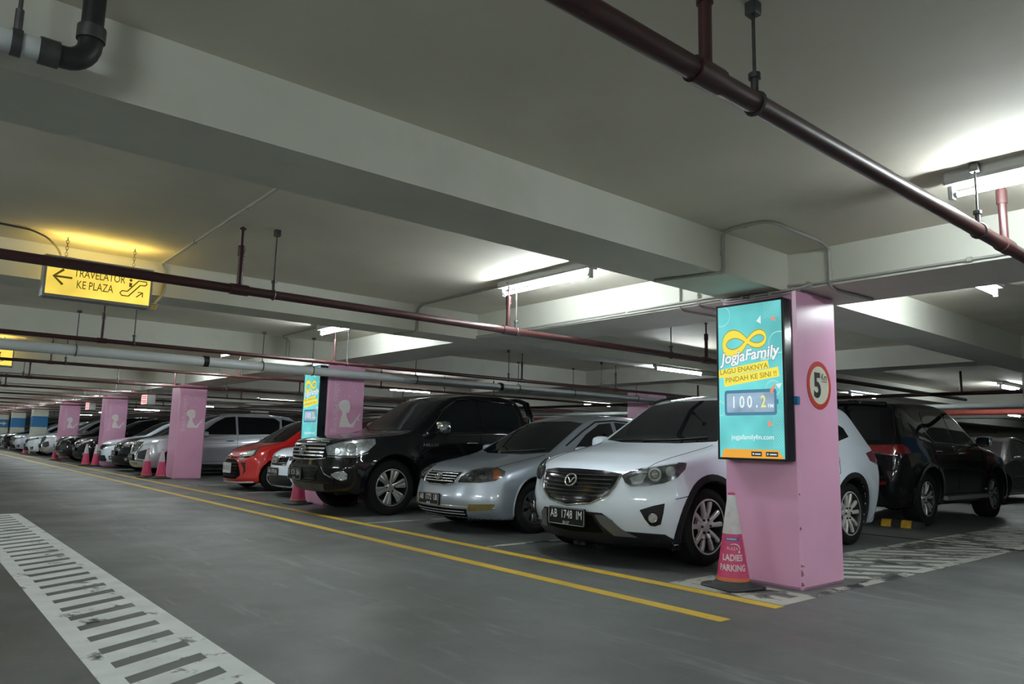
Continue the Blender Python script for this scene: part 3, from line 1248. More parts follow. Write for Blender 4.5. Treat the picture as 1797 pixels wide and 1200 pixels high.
    pr('poster_band_name', white, [txt('FM', .04, .81, .672, .015)], .002)
    pr('poster_last_digit', E_('poster_digit_yellow', (.85, .85, .25), 1.0), [txt('2', .13, .70, .645, .02, 0, 0, .72)], .002)
    pr('poster_web_address', white, [txt('jogjafamilyfm.com', .052, .52, .868, .008)], .0015)
    pr('poster_foot', E_('poster_orange', (.90, .42, .06), .95), [[(.02, 1), (.07, .945), (.90, .945), (.985, 1)]], .0012)
    pr('poster_badges', E_('poster_badge_dark', (.06, .08, .08), .8), [rrect(.50, .66, .958, .988, .008), rrect(.72, .90, .958, .988, .008)], .0016)
    pr('poster_badge_marks', white, [circle2(.53, .973, .012, 10, ry=.012 * asp), [(.555, .971), (.64, .971), (.64, .977), (.555, .977)],
                                     [(.74, .966), (.765, .973), (.74, .980)], [(.78, .971), (.88, .971), (.88, .977), (.78, .977)]], .002)
    for q_ in ([[(.83, .115), (.90, .100), (.91, .135)], [(.80, .575), (.90, .52), (.84, .595)], [(.76, .755), (.84, .79), (.77, .80)]]):
        pr('poster_triangle', E_('poster_coral', (.92, .32, .20), .95), [q_], .0022)
    for q_ in ([(.62, .12), (.69, .085), (.69, .14)], [(.89, .535), (.985, .53), (.94, .565)]):
        pr('poster_triangle', E_('poster_white_soft', (.75, .9, .92), 1.0), [q_], .0022)
    return root


poster_box(0, 'teal lit poster box on the near pink column')
poster_box(8.0, 'teal lit poster box on the pink column behind the black pickup')


# ------------------------------------------------------------------ hanging direction signs
def yellow_sign(x0, x1, y, z0, z1, label, words):
    root = thing('direction_sign', label, 'sign', ((x0 + x1) / 2, y, z0))
    hx, th = (x1 - x0) / 2, 0.075
    H_ = z1 - z0
    MB().box(-hx + .02, hx - .02, -th + .012, th - .012, .012, H_ - .012).build('sign_case', M('sign_case_grey', (.3, .3, .28), .5, noise=.05), root)
    fr = MB()
    for sx in (-1, 1):
        ring = [(sx * (hx - .022), -th), (sx * (hx - .006), -th), (sx * hx, -th * .6), (sx * (hx + .004), 0), (sx * hx, th * .6), (sx * (hx - .006), th), (sx * (hx - .022), th)]
        fr.loft([[(u, v, z) for u, v in ring] for z in (-.012, H_ + .012)], True)
    for z in (0, H_):
        for yy in (-th + .006, th - .006):
            fr.box(-hx + .02, hx - .02, yy - .008, yy + .008, z - .01, z + .01)
    fr.build('sign_frame', ALU, root, smooth=40)
    ye = E_('sign_yellow_light', (.95, .70, .11), 1.12, .25, 3)
    for s in (-1, 1):
        yy = s * (th - .010)
        MB().box(-hx + .024, hx - .024, min(yy, yy + s * .004), max(yy, yy + s * .004), .012, H_ - .014).build('lit_panel', ye, root)
    MB().box(-hx + .04, hx - .04, -.06, -.005, H_ - .012, H_ - .004).build('lit_top_slot', E_('sign_top_light', (.95, .66, .14), 28.0), root)
    t = MB()
    yy = -th + .004
    fn = lambda u, v: (u, yy, v)
    P = lambda poly: t.prism(poly, lambda u, v, d: (u, d, v), yy, yy + .003)
    if words:
        k = hx / .40
        cz = H_ * .5
        vs, fs = band2([(-.325 * k, cz + .0), (-.20 * k, cz)], .017)
        t.flat(vs, fs, fn)
        vs, fs = band2([(-.262 * k, cz + .062), (-.328 * k, cz), (-.262 * k, cz - .062)], .019)
        t.flat(vs, fs, fn)
        for s, zz, uu in (('TRAVELATOR', cz + .045, -.005), ('KE PLAZA', cz - .048, -.035)):
            vs, fs = text2d(s, .092, .004)
            t.flat([(a * .66 + uu * k, c + zz) for a, c in vs], fs, fn)
        esc = [(.165, cz - .085), (.215, cz - .085), (.30, cz + .02), (.335, cz + .02), (.35, cz + .035), (.345, cz + .055), (.285, cz + .055),
               (.205, cz - .045), (.165, cz - .045), (.15, cz - .065)]
        vs, fs = band2(esc, .010, True)
        t.flat(vs, fs, fn)
        vs, fs = band2([(.225, cz + .03), (.225, cz - .005)], .022)
        t.flat(vs, fs, fn)
        t.flat(circle2(.225, cz + .052, .012, 12), [tuple(range(12))], fn)
        vs, fs = band2([(.275, cz - .085), (.32, cz - .045)], .009)
        t.flat(vs, fs, fn)
        vs, fs = band2([(.285, cz - .042), (.323, cz - .042), (.323, cz - .08)], .009)
        t.flat(vs, fs, fn)
    else:
        cz = H_ * .5
        t.flat(circle2(.20, cz + .06, .016, 12), [tuple(range(12))], fn)
        for pth, w_ in (([(.20, cz + .035), (.20, cz - .03), (.235, cz - .03), (.25, cz - .075)], .018), ([(.19, cz + .0), (.165, cz - .04), (.20, cz - .085), (.235, cz - .07)], .012)):
            vs, fs = band2(pth, w_)
            t.flat(vs, fs, fn)
    t.build('sign_print', E_('sign_print_shade', (.10, .075, .012), 1.0), root)
    for sx in (-.62, .62):
        ch = MB()
        z, i = H_ + .02, 0
        top = ZC - z0
        while z < top + .01:
            pts = []
            for a in np.linspace(0, 2 * PI, 11)[:-1]:
                u, v = .009 * math.cos(a), .017 * math.sin(a)
                pts.append((sx * hx + (u if i % 2 else 0), (0 if i % 2 else u), z + v))
            ch.tube(pts, .0028, 5, True)
            z += .026
            i += 1
        ch.build('hanging_chain', STEEL, root)
    return root


yellow_sign(-4.525, -3.722, 3.86, 2.115, 2.425, 'yellow lit travelator sign hung on chains under the ceiling', True)
yellow_sign(-4.655, -3.855, 11.86, 2.115, 2.425, 'yellow lit sign half out of frame at the left edge', False)


def bay_sign(y, label):
    root = thing('bay_light_sign', label, 'sign', (-.02, y, 1.86))
    MB().bbox(0, .22, 0, .62, 0, .29, .01).build('sign_case', M('sign_case_grey', (.3, .3, .28), .5), root)
    p = MB().box(-.004, .002, .02, .60, .02, .27).build('lit_panel', E_('sign_pink_light', (.95, .62, .60), 1.2), root)
    t = MB()
    for z, a, b in ((.215, .06, .56), (.165, .06, .50), (.10, .06, .56), (.055, .06, .45)):
        t.box(-.006, -.003, a, b, z, z + .022)
    t.build('sign_print', E_('sign_red_print', (.75, .10, .10), .9), p)
    for yy in (.15, .47):
        MB().cyl((.11, yy, .28), (.11, yy, .44), .008).build('hanger_rod', STEEL, root)


for y, l in ((18.9, 'small red-white lit sign right of the fourth pink column'), (26.6, 'small red-white lit sign left of the fourth pink column')):
    bay_sign(y, l)

# ------------------------------------------------------------------ fluorescent lights
TUBEM = EM('fluorescent_tube', (0.88, 0.96, 0.99), TUBE)
bat = MB()
L2 = .62
bat.bbox(-.07, .07, -L2, L2, .085, .158, .018)
batm = bat.mesh('batten', WHITEM)
tb = MB()
tb.cyl((0, -.565, .035), (0, .565, .035), .014, 12)
tubm = tb.mesh('tube', TUBEM, 60)
ec = MB()
ec.bbox(-.02, .02, .575, .605, .01, .10, .006)
ec.cyl((0, .560, .035), (0, .585, .035), .017, 12)
ecm = ec.mesh('lamp_holder', WHITEM, 40)
bat = MB()
bat.bbox(-.04, .04, -L2, L2, .062, .10, .01)
lowbatm = bat.mesh('batten', WHITEM)


def tube_light(x, y, rz, label, group=None, z=None):
    """z: underside of the beam it is screwed to; on the slab otherwise"""
    z0 = (ZC - .158) if z is None else z - .10
    r = thing('fluorescent_light', label, 'ceiling light', (x, y, z0), rz, group)
    link('batten', batm if z is None else lowbatm, r)
    link('tube', tubm, r)
    for a in (0, PI):
        link('lamp_holder', ecm, r).rotation_euler = (0, 0, a)
    return r


lab = {-1: 'lit tube light at the upper right beside the red pipe', 0: 'lit tube light on the ceiling above the silver sedan',
       1: 'lit tube light half behind the second beam', 2: 'lit tube light glimpsed above the white drain pipe'}
for j in range(-3, 22):
    y = 4 * j + 1.98
    if j in lab:
        tube_light(-.85, y, 0, lab[j])
    elif j < -1:
        tube_light(-.85, y, 0, 'lit tube light of the aisle outside the right edge', 'aisle tube lights outside')
    else:
        n_ = dict(zip(range(3, 10), ['third', 'fourth', 'fifth', 'sixth', 'seventh', 'eighth', 'ninth'])).get(j)
        tube_light(-.85, y, 0, ('lit tube light, %s of the aisle row counted leftward from the silver sedan' % n_) if n_ else 'lit tube light far down the row of aisle lights', 'aisle tube lights')
for j in range(-3, 12):  # unseen row added to light the floor and raise the ambient level
    tube_light(-7.0, 4 * j + 1.98, 0, 'added fill tube light over the near aisle edge, outside the view', 'added aisle fill lights')
for x, y in ((-4, -5.6), (-4, -9.6), (2.4, -5.6), (2.4, -9.6), (-10.5, -5.6), (-10.5, 2), (7.5, -6)):  # fill lamps added behind the camera to brighten the near field
    tube_light(x, y, 0, 'added fill tube light behind the viewer, outside the view', 'added fill lights behind the viewer')
tube_light(1.67, -.72, PI / 2, 'lit tube light right of the near column under the slab')
lb2 = {0: 'lit tube light above the roof of the white suv', 1: 'lit tube light just above the black pickup cab', 2: 'lit tube light in greenish glow above the red car'}
for k in range(0, 8):
    if k in lb2:
        tube_light(4.25, 8 * k + 4.31, PI / 2, lb2[k], z=ZB)
    else:
        n_ = {3: 'seen between the third and fourth pink columns', 4: 'seen right of the purple column', 5: 'seen beside the first blue-banded column'}.get(k)
        tube_light(4.25, 8 * k + 4.31, PI / 2, ('lit bay tube light ' + n_) if n_ else 'lit tube light far down over the parking bays', 'bay tube lights', z=ZB)
tube_light(11.0, 4.45, PI / 2, 'long lit tube light just above the black suv roof', z=ZB)
tube_light(13.65, 2.40, PI / 2, 'lit tube light high beside the blue-banded right column')
tube_light(21.3, 4.48, PI / 2, 'lit tube light low over the second aisle at the right edge', z=ZB)
for x, y in ((11.0, 12.45), (11.0, 20.45), (11.0, 28.45), (21.3, 12.45), (21.3, 20.45), (30, 4.45)):
    tube_light(x, y, PI / 2, 'lit tube light in the depth of the hall', 'far hall tube lights', z=ZB)

# ------------------------------------------------------------------ pipes along x
def pipe(y, z, r, xa, xb, label, mat=None, rods=(), stubs=(), group=None, heads=True):
    mat = mat or REDPIPE
    root = thing('sprinkler_pipe', label, 'pipe', (0, y, z), 0, group)
    MB().cyl((xa, 0, 0), (xb, 0, 0), r, 16).build('pipe_run', mat, root, smooth=40)
    for x in stubs:
        s = MB()
        s.cyl((x, 0, r * .5), (x, 0, .27), r * .62, 12)
        s.cyl((x, 0, .25), (x, 0, .33), r * .78, 12)
        s.cyl((x, 0, .33), (x, 0, ZC - z - .03), r * .3, 8)
        s.cyl((x, 0, ZC - z - .05), (x, 0, ZC - z - .04), r * .7, 10)
        s.cyl((x - r * 1.9, 0, 0), (x + r * 1.9, 0, 0), r * 1.22, 16)
        s.build('sprinkler_riser', mat, root, smooth=40)
    for x in rods:
        s = MB()
        s.cyl((x, 0, r), (x, 0, ZC - z), .0065, 8)
        s.bbox(x - .022, x + .022, -.022, .022, ZC - z - .05, ZC - z, .004)
        s.cyl((x, 0, r * .9), (x, 0, r + .07), .014, 8)
        s.cyl((x, 0, r + .055), (x, 0, r + .075), .022, 8)
        pts = [(x, math.cos(a) * (r + .004), math.sin(a) * (r + .004)) for a in np.linspace(0, 2 * PI, 17)[:-1]]
        s.tube(pts, .006, 6, True)
        s.build('pipe_hanger', STEEL, root, smooth=40)
    return root


pipe(-1.58, 2.232, .036, -6.2, 9.0, 'dark red sprinkler pipe crossing the upper right corner', rods=(-3.13, -.946), stubs=(-3.42, -.52))
pipe(2.43, 2.108, .034, -6.6, 11.0, 'dark sprinkler pipe crossing the whole picture in front of the travelator sign', rods=(-3.21, -.80, 1.6, 3.8), stubs=(-3.47, -.9, 2.3, 5.2))
pipe(6.6, 2.108, .026, -7, 12, 'thin dark sprinkler pipe running just above the white drain pipe', rods=(-3.21, -.42, 2.6, 4.9), stubs=(-3.55, -.62, 2.9, 5.3))
pipe(10.5, 2.128, .024, -7, 12, 'thin red sprinkler pipe below the white drain pipe', rods=(-3.3, -.9, 1.4, 4), stubs=(-3.5, -.55, 2.4, 5.4))
pipe(14.5, 2.125, .028, -7, 12, 'dark sprinkler pipe meeting the top of the third pink column', rods=(-3.4, -1.7, .6, 3.2), stubs=(-3.3, -.55, 2.4, 5.4))
for k in range(10):
    n_ = ['sixth', 'seventh', 'eighth', 'ninth'][k] if k < 4 else None
    pipe(18.5 + 4 * k, 2.135, .026, -7, 12, ('%s pipe down the ceiling stack at the left, counted from the nearest' % n_) if n_ else 'sprinkler pipe among the far stack of ceiling pipes at the left', rods=(-3.4, -.9, 2), stubs=(-3.3, -.5, 2.4),
         group='far sprinkler pipes')
# pipes across the second aisle, running along y or x in the right distance
pp = thing('sprinkler_pipe', 'dark pipe with a pink riser above the black suv', 'pipe', (9.2, 0, 2.0))
MB().cyl((0, 30, .1), (0, -6, .1), .035, 12).build('pipe_run', REDPIPE, pp, smooth=40)
for y in (1.9, 4.2, 7.5):
    MB().cyl((0, y, .1), (0, y, .5), .022, 10).build('sprinkler_riser', REDPIPE, pp, smooth=40)
pp = thing('sprinkler_pipe', 'red pipe crossing low in the right background', 'pipe', (15.0, 0, 2.05))
MB().cyl((0, 34, 0), (0, -6, 0), .07, 12).build('pipe_run', M('bright_red_pipe', (.42, .09, .07), .4, noise=.1), pp, smooth=40)
pp = thing('drain_pipe', 'grey pipe hung beneath the beams of the second aisle', 'pipe', (12.2, 0, 2.05))
MB().cyl((0, 34, 0), (0, -6, 0), .05, 12).build('pipe_run', PVC, pp, smooth=40)

# white drain pipe with hangers and coupling
pv = thing('drain_pipe', 'long white drain pipe hung across the picture above the second column', 'pipe', (0, 7.86, 2.095))
MB().cyl((-8, 0, 0), (12, 0, -.02), .068, 20).build('pipe_run', PVC, pv, smooth=40)
for x in (-1.98, 3.45):
    MB().cyl((x - .035, 0, 0), (x + .035, 0, 0), .078, 20).build('rubber_coupling', BLACKPLA, pv, smooth=40)
for x in (-5.4, -3.6, -1.16, -.36, 1.55, 3.9, 5.4, 7.4):
    s = MB()
    s.cyl((x, 0, .07), (x, 0, ZC - 2.095), .0065, 8)
    s.bbox(x - .025, x + .025, -.025, .025, ZC - 2.095 - .03, ZC - 2.095, .004)
    s.tube([(x, math.cos(a) * .076, math.sin(a) * .076) for a in np.linspace(0, 2 * PI, 19)[:-1]], .008, 6, True)
    s.build('pipe_hanger', STEEL, pv, smooth=40)

# white pipe with black elbow in the top left corner
el = thing('elbow_pipe', 'white pipe with black elbow going up into the ceiling at top left', 'pipe', (0, -.02, 2.345))
MB().cyl((-7.5, 0, 0), (-5.0, 0, 0), .040, 18).build('white_run', PVC, el, smooth=40)
e = MB()
path = [(-5.035, 0, 0)] + [(-4.985 + .075 * math.sin(a), 0, .075 - .075 * math.cos(a)) for a in np.linspace(0, PI / 2, 8)] + [(-4.91, 0, .13)]
e.tube(path, .040, 18)
e.build('black_elbow', BLACKPIPE, el, smooth=40)
MB().cyl((-4.91, 0, .10), (-4.91, 0, ZC - 2.345), .037, 18).build('black_riser', BLACKPIPE, el, smooth=40)
for a, b in (((-5.06, 0, 0), (-5.0, 0, 0)), ((-4.91, 0, .09), (-4.91, 0, .14))):
    MB().cyl(a, b, .047, 20).build('steel_collar', STEEL, el, smooth=40)
s = MB()
s.cyl((-5.125, 0, .03), (-5.125, 0, ZC - 2.345), .007, 8)
s.cyl((-5.125, 0, .04), (-5.125, 0, .12), .013, 8)
s.cyl((-5.14, 0, 0), (-5.11, 0, 0), .047, 18)
s.build('pipe_hanger', STEEL, el, smooth=40)

# ------------------------------------------------------------------ conduits
def conduit(label, runs, r=.010, clips=(), mat=None, name='conduit'):
    mb = MB()
    for p in runs:
        # round the corners a little
        q = [p[0]]
        for a, b, c_ in zip(p[:-2], p[1:-1], p[2:]):
            A, B, C_ = Vector(a), Vector(b), Vector(c_)
            d1, d2 = min(.04, (B - A).length * .4), min(.04, (C_ - B).length * .4)
            P1, P2 = B + (A - B).normalized() * d1, B + (C_ - B).normalized() * d2
            for t in (0, .25, .5, .75, 1):
                q.append(tuple(P1 * (1 - t) ** 2 + B * 2 * t * (1 - t) + P2 * t * t))
        q.append(p[-1])
        mb.tube(q, r, 8)
    o = mb.build(name, mat or CONDUIT, None, smooth=50)
    tag(o, label, 'conduit')
    if clips:
        s = MB()
        for c_ in clips:
            s.bbox(c_[0] - .016, c_[0] + .016, c_[1] - .016, c_[1] + .016, c_[2] - .016, c_[2] + .016, .004)
        s.build('clip', CONDUIT, o)
    return o


yf, xf_ = .098, .100
conduit('grey conduit looping over the beam corner above the near column',
        [[(-.98, .60, ZB - .011), (-.87, .11, ZB - .011), (-.81, yf, ZB - .0), (-.81, yf, ZC - .02), (-.85, 0, ZC - .011), (-.845, -.24, ZC - .011), (-.77, -.285, ZC - .011),
          (-.10, -.277, ZC - .011), (xf_, -.24, ZC - .02), (xf_, -.24, ZB), (.28, -.2, ZB - .011), (.82, -.245, ZB - .011)]], .012,
        clips=((-.81, .108, 2.45), (-.845, -.1, ZC - .008), (.11, -.24, 2.4)))
for k in range(0, 6):
    yb = 8 * k
    lab = 'pair of grey conduits along the beam face above the near column' if k == 0 else None
    if k == 0:
        runs = [[(xf_, -6, 2.332), (xf_, -.1, 2.332), (xf_ + .0, .11, 2.35)], [(xf_, -.1, 2.332), (-.012, .02, 2.285), (-.012, .60, 2.285), (xf_ - .01, .70, 2.352), (xf_, 4.24, 2.335)],
                [(xf_, -.06, 2.318), (-.012, .05, 2.262), (-.012, .62, 2.262), (xf_ - .01, .72, 2.325), (xf_, 4.24, 2.318)],
                [(xf_, 1.17, 2.50), (xf_, 1.17, ZB), (.19, 1.2, ZB - .011), (.66, 1.16, ZB - .011)],
                [(xf_, .97, 2.49), (xf_, .97, ZB), (.17, .98, ZB - .011), (.38, .97, ZB - .011)]]
        conduit(lab, runs, .0095, clips=((xf_, -1.2, 2.332), (xf_, 1.8, 2.34), (-.008, .2, 2.28), (-.012, .45, 2.28)))
bx = MB()
bx.lathe([(.001, 0), (.034, 0), (.034, .02), (.028, .028), (.001, .03)], 20, axis='x', centre=(0, 0, 0))
j = bx.build('junction_box', CONDUIT, None, smooth=40, loc=(xf_ - .018, -.07, 2.322))
tag(j, 'round grey junction box on the beam beside the column top', 'box')
j = MB().bbox(-.025, 0, -.02, .02, 0, .045, .004).build('junction_box', CONDUIT, None, loc=(-.001, .36, 2.25))
tag(j, 'small grey switch box above the poster box', 'box')
conduit('straight grey conduit running over the ceiling to the travelator sign',
        [[(-3.605, 1.45, ZC - .011), (-3.57, 4.20, ZC - .011), (-3.52, 4.226, ZC - .08), (-3.52, 4.226, 2.34), (-3.6, 4.2, 2.22)]], .012, clips=((-3.6, 2.0, ZC - .008), (-3.585, 3.2, ZC - .008)))
lb = MB().lathe([(.001, -.05), (.02, -.045), (.036, -.02), (.036, 0), (.05, .005), (.05, .012), (.001, .02)], 20).build('bulkhead_lamp', M('old_yellow_plastic', (.5, .42, .2), .4), None, smooth=40, loc=(-3.615, 4.19, 2.20))
tag(lb, 'small round yellowish bulkhead lamp below the travelator sign', 'lamp')
conduit('double grey conduit along the ceiling past the lit tube above the sedan',
        [[(-.80, .70, ZC - .011), (-.80, 4.1, ZC - .011), (-.79, 4.226, ZC - .05), (-.79, 4.226, ZB), (-.80, 4.30, ZB - .011), (-.87, 4.6, ZB - .011)],
         [(-.765, .70, ZC - .011), (-.765, 4.13, ZC - .011), (-.765, 4.226, ZC - .05), (-.765, 4.226, ZB)]], .009)
conduit('grey conduit along the ceiling toward the second beam light',
        [[(-.82, 4.75, ZC - .011), (-.82, 8.0, ZC - .011), (-.65, 8.098, ZC - .06), (-.65, 8.098, ZB)], [(-.70, 8.098, ZC), (-.70, 8.098, ZB)]], .009)
conduit('black cable sagging from the ceiling to the travelator sign',
        [[(-5.6, 3.72, ZC - .006), (-4.84, 3.75, ZC - .008), (-4.64, 3.76, ZC - .012), (-4.52, 3.80, 2.57), (-4.43, 3.86, 2.50), (-4.40, 3.86, 2.42)]], .008, mat=STEEL, name='cable')


# ------------------------------------------------------------------ cars
P_WHITE = PAINT('white_car_paint', (0.76, 0.84, 0.92))
P_SILVER = PAINT('silver_blue_car_paint', (0.42, 0.47, 0.53), 0.6, 0.34)
P_BLACK = PAINT('black_car_paint', (0.004, 0.004, 0.005), 0.0, 0.25, 0.05, 0.75)
P_RED = PAINT('red_car_paint', (0.48, 0.009, 0.008))
P_VAN = PAINT('van_silver_paint', (0.50, 0.54, 0.58), 0.45, 0.33)
P_LILAC = PAINT('pale_lilac_paint', (0.55, 0.58, 0.70), 0.2, 0.3)
P_GREY = PAINT('dark_grey_paint', (0.035, 0.035, 0.036), 0.4, 0.3)
OFFW = M('white_engraving', (0.75, 0.76, 0.75), 0.4, noise=.03)
SIDE = ((-1.2, .16), (-.75, .07), (-.45, .015), (-.30, .0), (-.12, .025), (0, .06), (.3, .06))


def px(ox, oy, sc, pts):
    return [(ox + a / sc, oy + b / sc) for a, b in pts]


def lamp_lens(cb, nm, view, centre, r, parent, mirror, mat=None, off=0.007, ring=True, seg=16):
    mat = mat or LAMPIN
    o = cb.patch(nm, circle2(centre[0], centre[1], r, seg), view, mat, off=off, thick=.006, step=r * .8, mirror=mirror, parent=parent)
    if ring:
        cb.wire('lamp_ring', circle2(centre[0], centre[1], r, seg), view, .005, CHROME, off=off, closed=True, mirror=mirror, parent=parent, dens=r)
    return o


# ---- the white suv beside the column
S1 = CarShape(4.54, .92, .345, (.90, 3.60),
              top=((-1, .2), (-.02, .60), (.03, .74), (.08, .80), (.22, .875), (.60, .975), (1.05, 1.06), (1.22, 1.10), (1.85, 1.48), (2.05, 1.57), (2.35, 1.625), (2.8, 1.645),
                   (3.4, 1.625), (3.95, 1.56), (4.05, 1.53), (4.40, 1.06), (4.50, .98), (4.56, .7), (5.5, .4)),
              belt=((0, .86), (.9, .94), (1.3, 1.0), (2.5, 1.05), (3.6, 1.10), (4.5, 1.08)), side=SIDE, tumble=.42,
              nose=((0, .16), (.20, .13), (.30, .06), (.42, .0), (.55, .0), (.66, .025), (.78, .05), (.86, .09), (1.0, .3), (1.2, .5)),
              tail=((0, .12), (.3, .05), (.5, 0), (.8, .03), (1.0, .05), (1.2, .10)), cf=.42, cfp=2.0, cr=.12, crp=3, zb=.19, sig=.045,
              pf=(.95, .05), pr=(.9, .06), flare=.022, arch=.05, tw=.225)
W = CarBuild(S1, 'compact_suv', 'white compact suv nearest the pink column in front, plate AB 1748 IM', -.56, 1.935, h=.024, paint=P_WHITE)
W.body((('front_bumper', lambda x, y, z: (x < .62) & (z < .70) & (z < .62 + .15 * np.abs(y))),
        ('hood', lambda x, y, z: (x < 1.28) & (np.abs(y) < .66) & (z > .76)),
        ('front_door', lambda x, y, z: (x > 1.35) & (x < 2.48) & (np.abs(y) > .6) & (z > .38) & (z < 1.52)),
        ('rear_door', lambda x, y, z: (x >= 2.48) & (x < 3.35) & (np.abs(y) > .6) & (z > .38) & (z < 1.52)),
        ('tailgate', lambda x, y, z: (x > 3.98) & (np.abs(y) < .66) & (z > .62))))
W.seams([('top', [(.24, .64), (.7, .69), (1.22, .71)]), ('right', [(1.36, .40), (1.33, .75), (1.36, 1.0)]), ('right', [(2.48, .40), (2.48, 1.06)]),
         ('right', [(3.36, 1.08), (3.30, .8), (3.16, .72)]), ('right', [(1.36, .40), (3.05, .40)]), ('right', [(.42, .60), (.62, .64)])])
W.patch('windshield', [(-.70, 1.10), (-.35, 1.075), (.35, 1.075), (.70, 1.10), (.60, 1.50), (.3, 1.545), (-.3, 1.545), (-.60, 1.50)], 'front', GLASS)
W.patch('side_window', [(1.50, 1.05), (2.44, 1.08), (2.44, 1.50), (2.2, 1.48), (1.95, 1.36)], 'right', GLASS, mirror=True)
W.patch('side_window', [(2.52, 1.08), (3.30, 1.11), (3.36, 1.40), (3.05, 1.49), (2.52, 1.51)], 'right', GLASS, mirror=True)
W.patch('side_window', [(3.36, 1.13), (3.74, 1.20), (3.70, 1.30), (3.42, 1.40)], 'right', GLASS, mirror=True)
W.patch('rear_window', [(-.62, 1.12), (.62, 1.12), (.52, 1.46), (-.52, 1.46)], 'rear', GLASS)
gp = [(-.48, .795), (-.30, .815), (0, .82), (.30, .815), (.48, .795), (.455, .70), (.40, .615), (.26, .545), (0, .51), (-.26, .545), (-.40, .615), (-.455, .70)]
g = W.patch('grille', gp, 'front', GLOSSBLK, off=.006)[0]
for i, z in enumerate((.77, .735, .70, .665, .63, .595, .56)):
    hw_ = np.interp(z, (.51, .545, .615, .70, .795), (.05, .24, .38, .45, .48)) - .03
    W.wire('grille_slat', [(-hw_, z), (0, z - .004), (hw_, z)], 'front', .006, BLACKPLA, off=.009, parent=g)
W.wire('grille_chrome', [(.48, .785), (.455, .69), (.40, .605), (.26, .535), (0, .50), (-.26, .535), (-.40, .605), (-.455, .69), (-.48, .785)], 'front', .011, CHROME, off=.008)
# emblem: winged v in an oval
P_, n_ = W.on([(0, .715)], 'front')
mb = MB()
c_, nv = P_[0], n_[0]
ux = np.array([0, -1., 0])
vx = np.cross(nv, ux)
vx = vx if vx[2] > 0 else -vx
mb.tube([(c_ + nv * .022 + ux * .068 * math.cos(t) + vx * .056 * math.sin(t)).tolist() for t in np.linspace(0, 2 * PI, 33)[:-1]], .009, 8, True)
mb.tube([(c_ + nv * .022 + ux * a + vx * b).tolist() for a, b in ((-.064, .018), (-.035, .022), (-.018, .0), (0, -.026), (.018, .0), (.035, .022), (.064, .018))], .008, 8)
mb.build('emblem', CHROME, W.root, smooth=60)
hp = px(900, 640, 2.8575, [(548, 560), (600, 536), (700, 516), (800, 500), (868, 497), (858, 528), (820, 568), (760, 594), (680, 607), (592, 610), (565, 592)])
hl = W.patch('headlight', hp, 'px', LAMPDK, off=.004, mirror=True)
X_ = lambda a, b: (900 + a / 2.8575, 640 + b / 2.8575)
lamp_lens(W, 'projector', 'px', X_(712, 552), 12.5, hl, True)
lamp_lens(W, 'projector', 'px', X_(712, 552), 7, hl, True, CHROME, off=.012)
lamp_lens(W, 'reflector', 'px', X_(790, 536), 8.5, hl, True, off=.007, ring=False)
W.patch('turn_reflector', px(900, 640, 2.8575, [(585, 570), (640, 548), (670, 552), (650, 592), (600, 600)]), 'px', LAMPIN, off=.006, thick=.006, mirror=True, parent=hl)
W.patch('clear_lens', hp, 'px', LENS, off=.020, thick=.017, mirror=True, parent=hl)
fp = px(900, 640, 2.8575, [(635, 728), (700, 708), (762, 695), (755, 745), (742, 800), (712, 810), (688, 806), (662, 775)])
fo = W.patch('fog_lamp', fp, 'px', BLACKPLA, off=.004, mirror=True)
lamp_lens(W, 'fog_bulb', 'px', X_(702, 768), 7.5, fo, True, off=.010)
W.patch('lower_bumper', [(-.86, .235), (-.80, .30), (-.50, .31), (-.44, .40), (-.36, .455), (0, .462), (.36, .455), (.44, .40), (.50, .31), (.80, .30), (.86, .235), (.80, .17), (0, .15), (-.80, .17)],
        'front', BLACKPLA, off=.013, thick=.03)
W.patch('bumper_insert', [(-.60, .27), (-.50, .33), (-.43, .41), (-.37, .44), (-.30, .44), (-.34, .36), (-.42, .27)], 'front', M('satin_grey_trim', (.16, .17, .18), .35, .5, noise=.05), off=.018, thick=.01, mirror=True)
W.patch('lower_intake', [(-.33, .29), (-.27, .435), (0, .44), (.27, .435), (.33, .29), (0, .275)], 'front', SEAM, off=.018, thick=.008)
W.plate(.0, .400, 'AB  1748  IM', '03·27', w=.46, h=.155, out=.018)
for cx in S1.wx:
    pts = [(cx + (S1.R + .115) * math.cos(a), S1.R + (S1.R + .115) * math.sin(a)) for a in np.linspace(-.42, PI + .42, 25)]
    pi_ = [(cx + (S1.R + .066) * math.cos(a), S1.R + (S1.R + .066) * math.sin(a)) for a in np.linspace(PI + .42, -.42, 25)]
    W.patch('wheel_arch_trim', pts + pi_, 'right', BLACKPLA, off=.008, step=.08, mirror=True)
W.patch('sill_trim', [(1.27, .20), (3.20, .20), (3.22, .33), (1.28, .33)], 'right', BLACKPLA, off=.008, mirror=True)
W.patch('tail_light', [(.52, .93), (.86, 1.0), (.80, 1.09), (.5, 1.03)], 'rear', REDLAMP, mirror=True)
W.patch('tail_light', [(4.12, .93), (4.45, .86), (4.45, .98), (4.25, 1.05), (4.05, 1.02)], 'right', REDLAMP, mirror=True)
W.patch('rear_bumper_trim', [(-.8, .2), (.8, .2), (.82, .5), (-.82, .5)], 'rear', BLACKPLA)
W.plate(0, .80, 'AB 1748 IM', '03·27', rear=True)
W.wire('roof_rail', [(2.0, .60), (2.6, .595), (3.4, .585), (3.9, .57)], 'top', .014, BLACKPLA, off=.02, mirror=True)
W.mirrors(1.52, .98, 1.06, P_WHITE)
W.handle(2.18, .90, P_WHITE)
W.handle(3.10, .93, P_WHITE)
W.wire('wiper', [(.08, 1.085), (-.30, 1.10), (-.58, 1.13)], 'front', .008, BLACKPLA, off=.016)
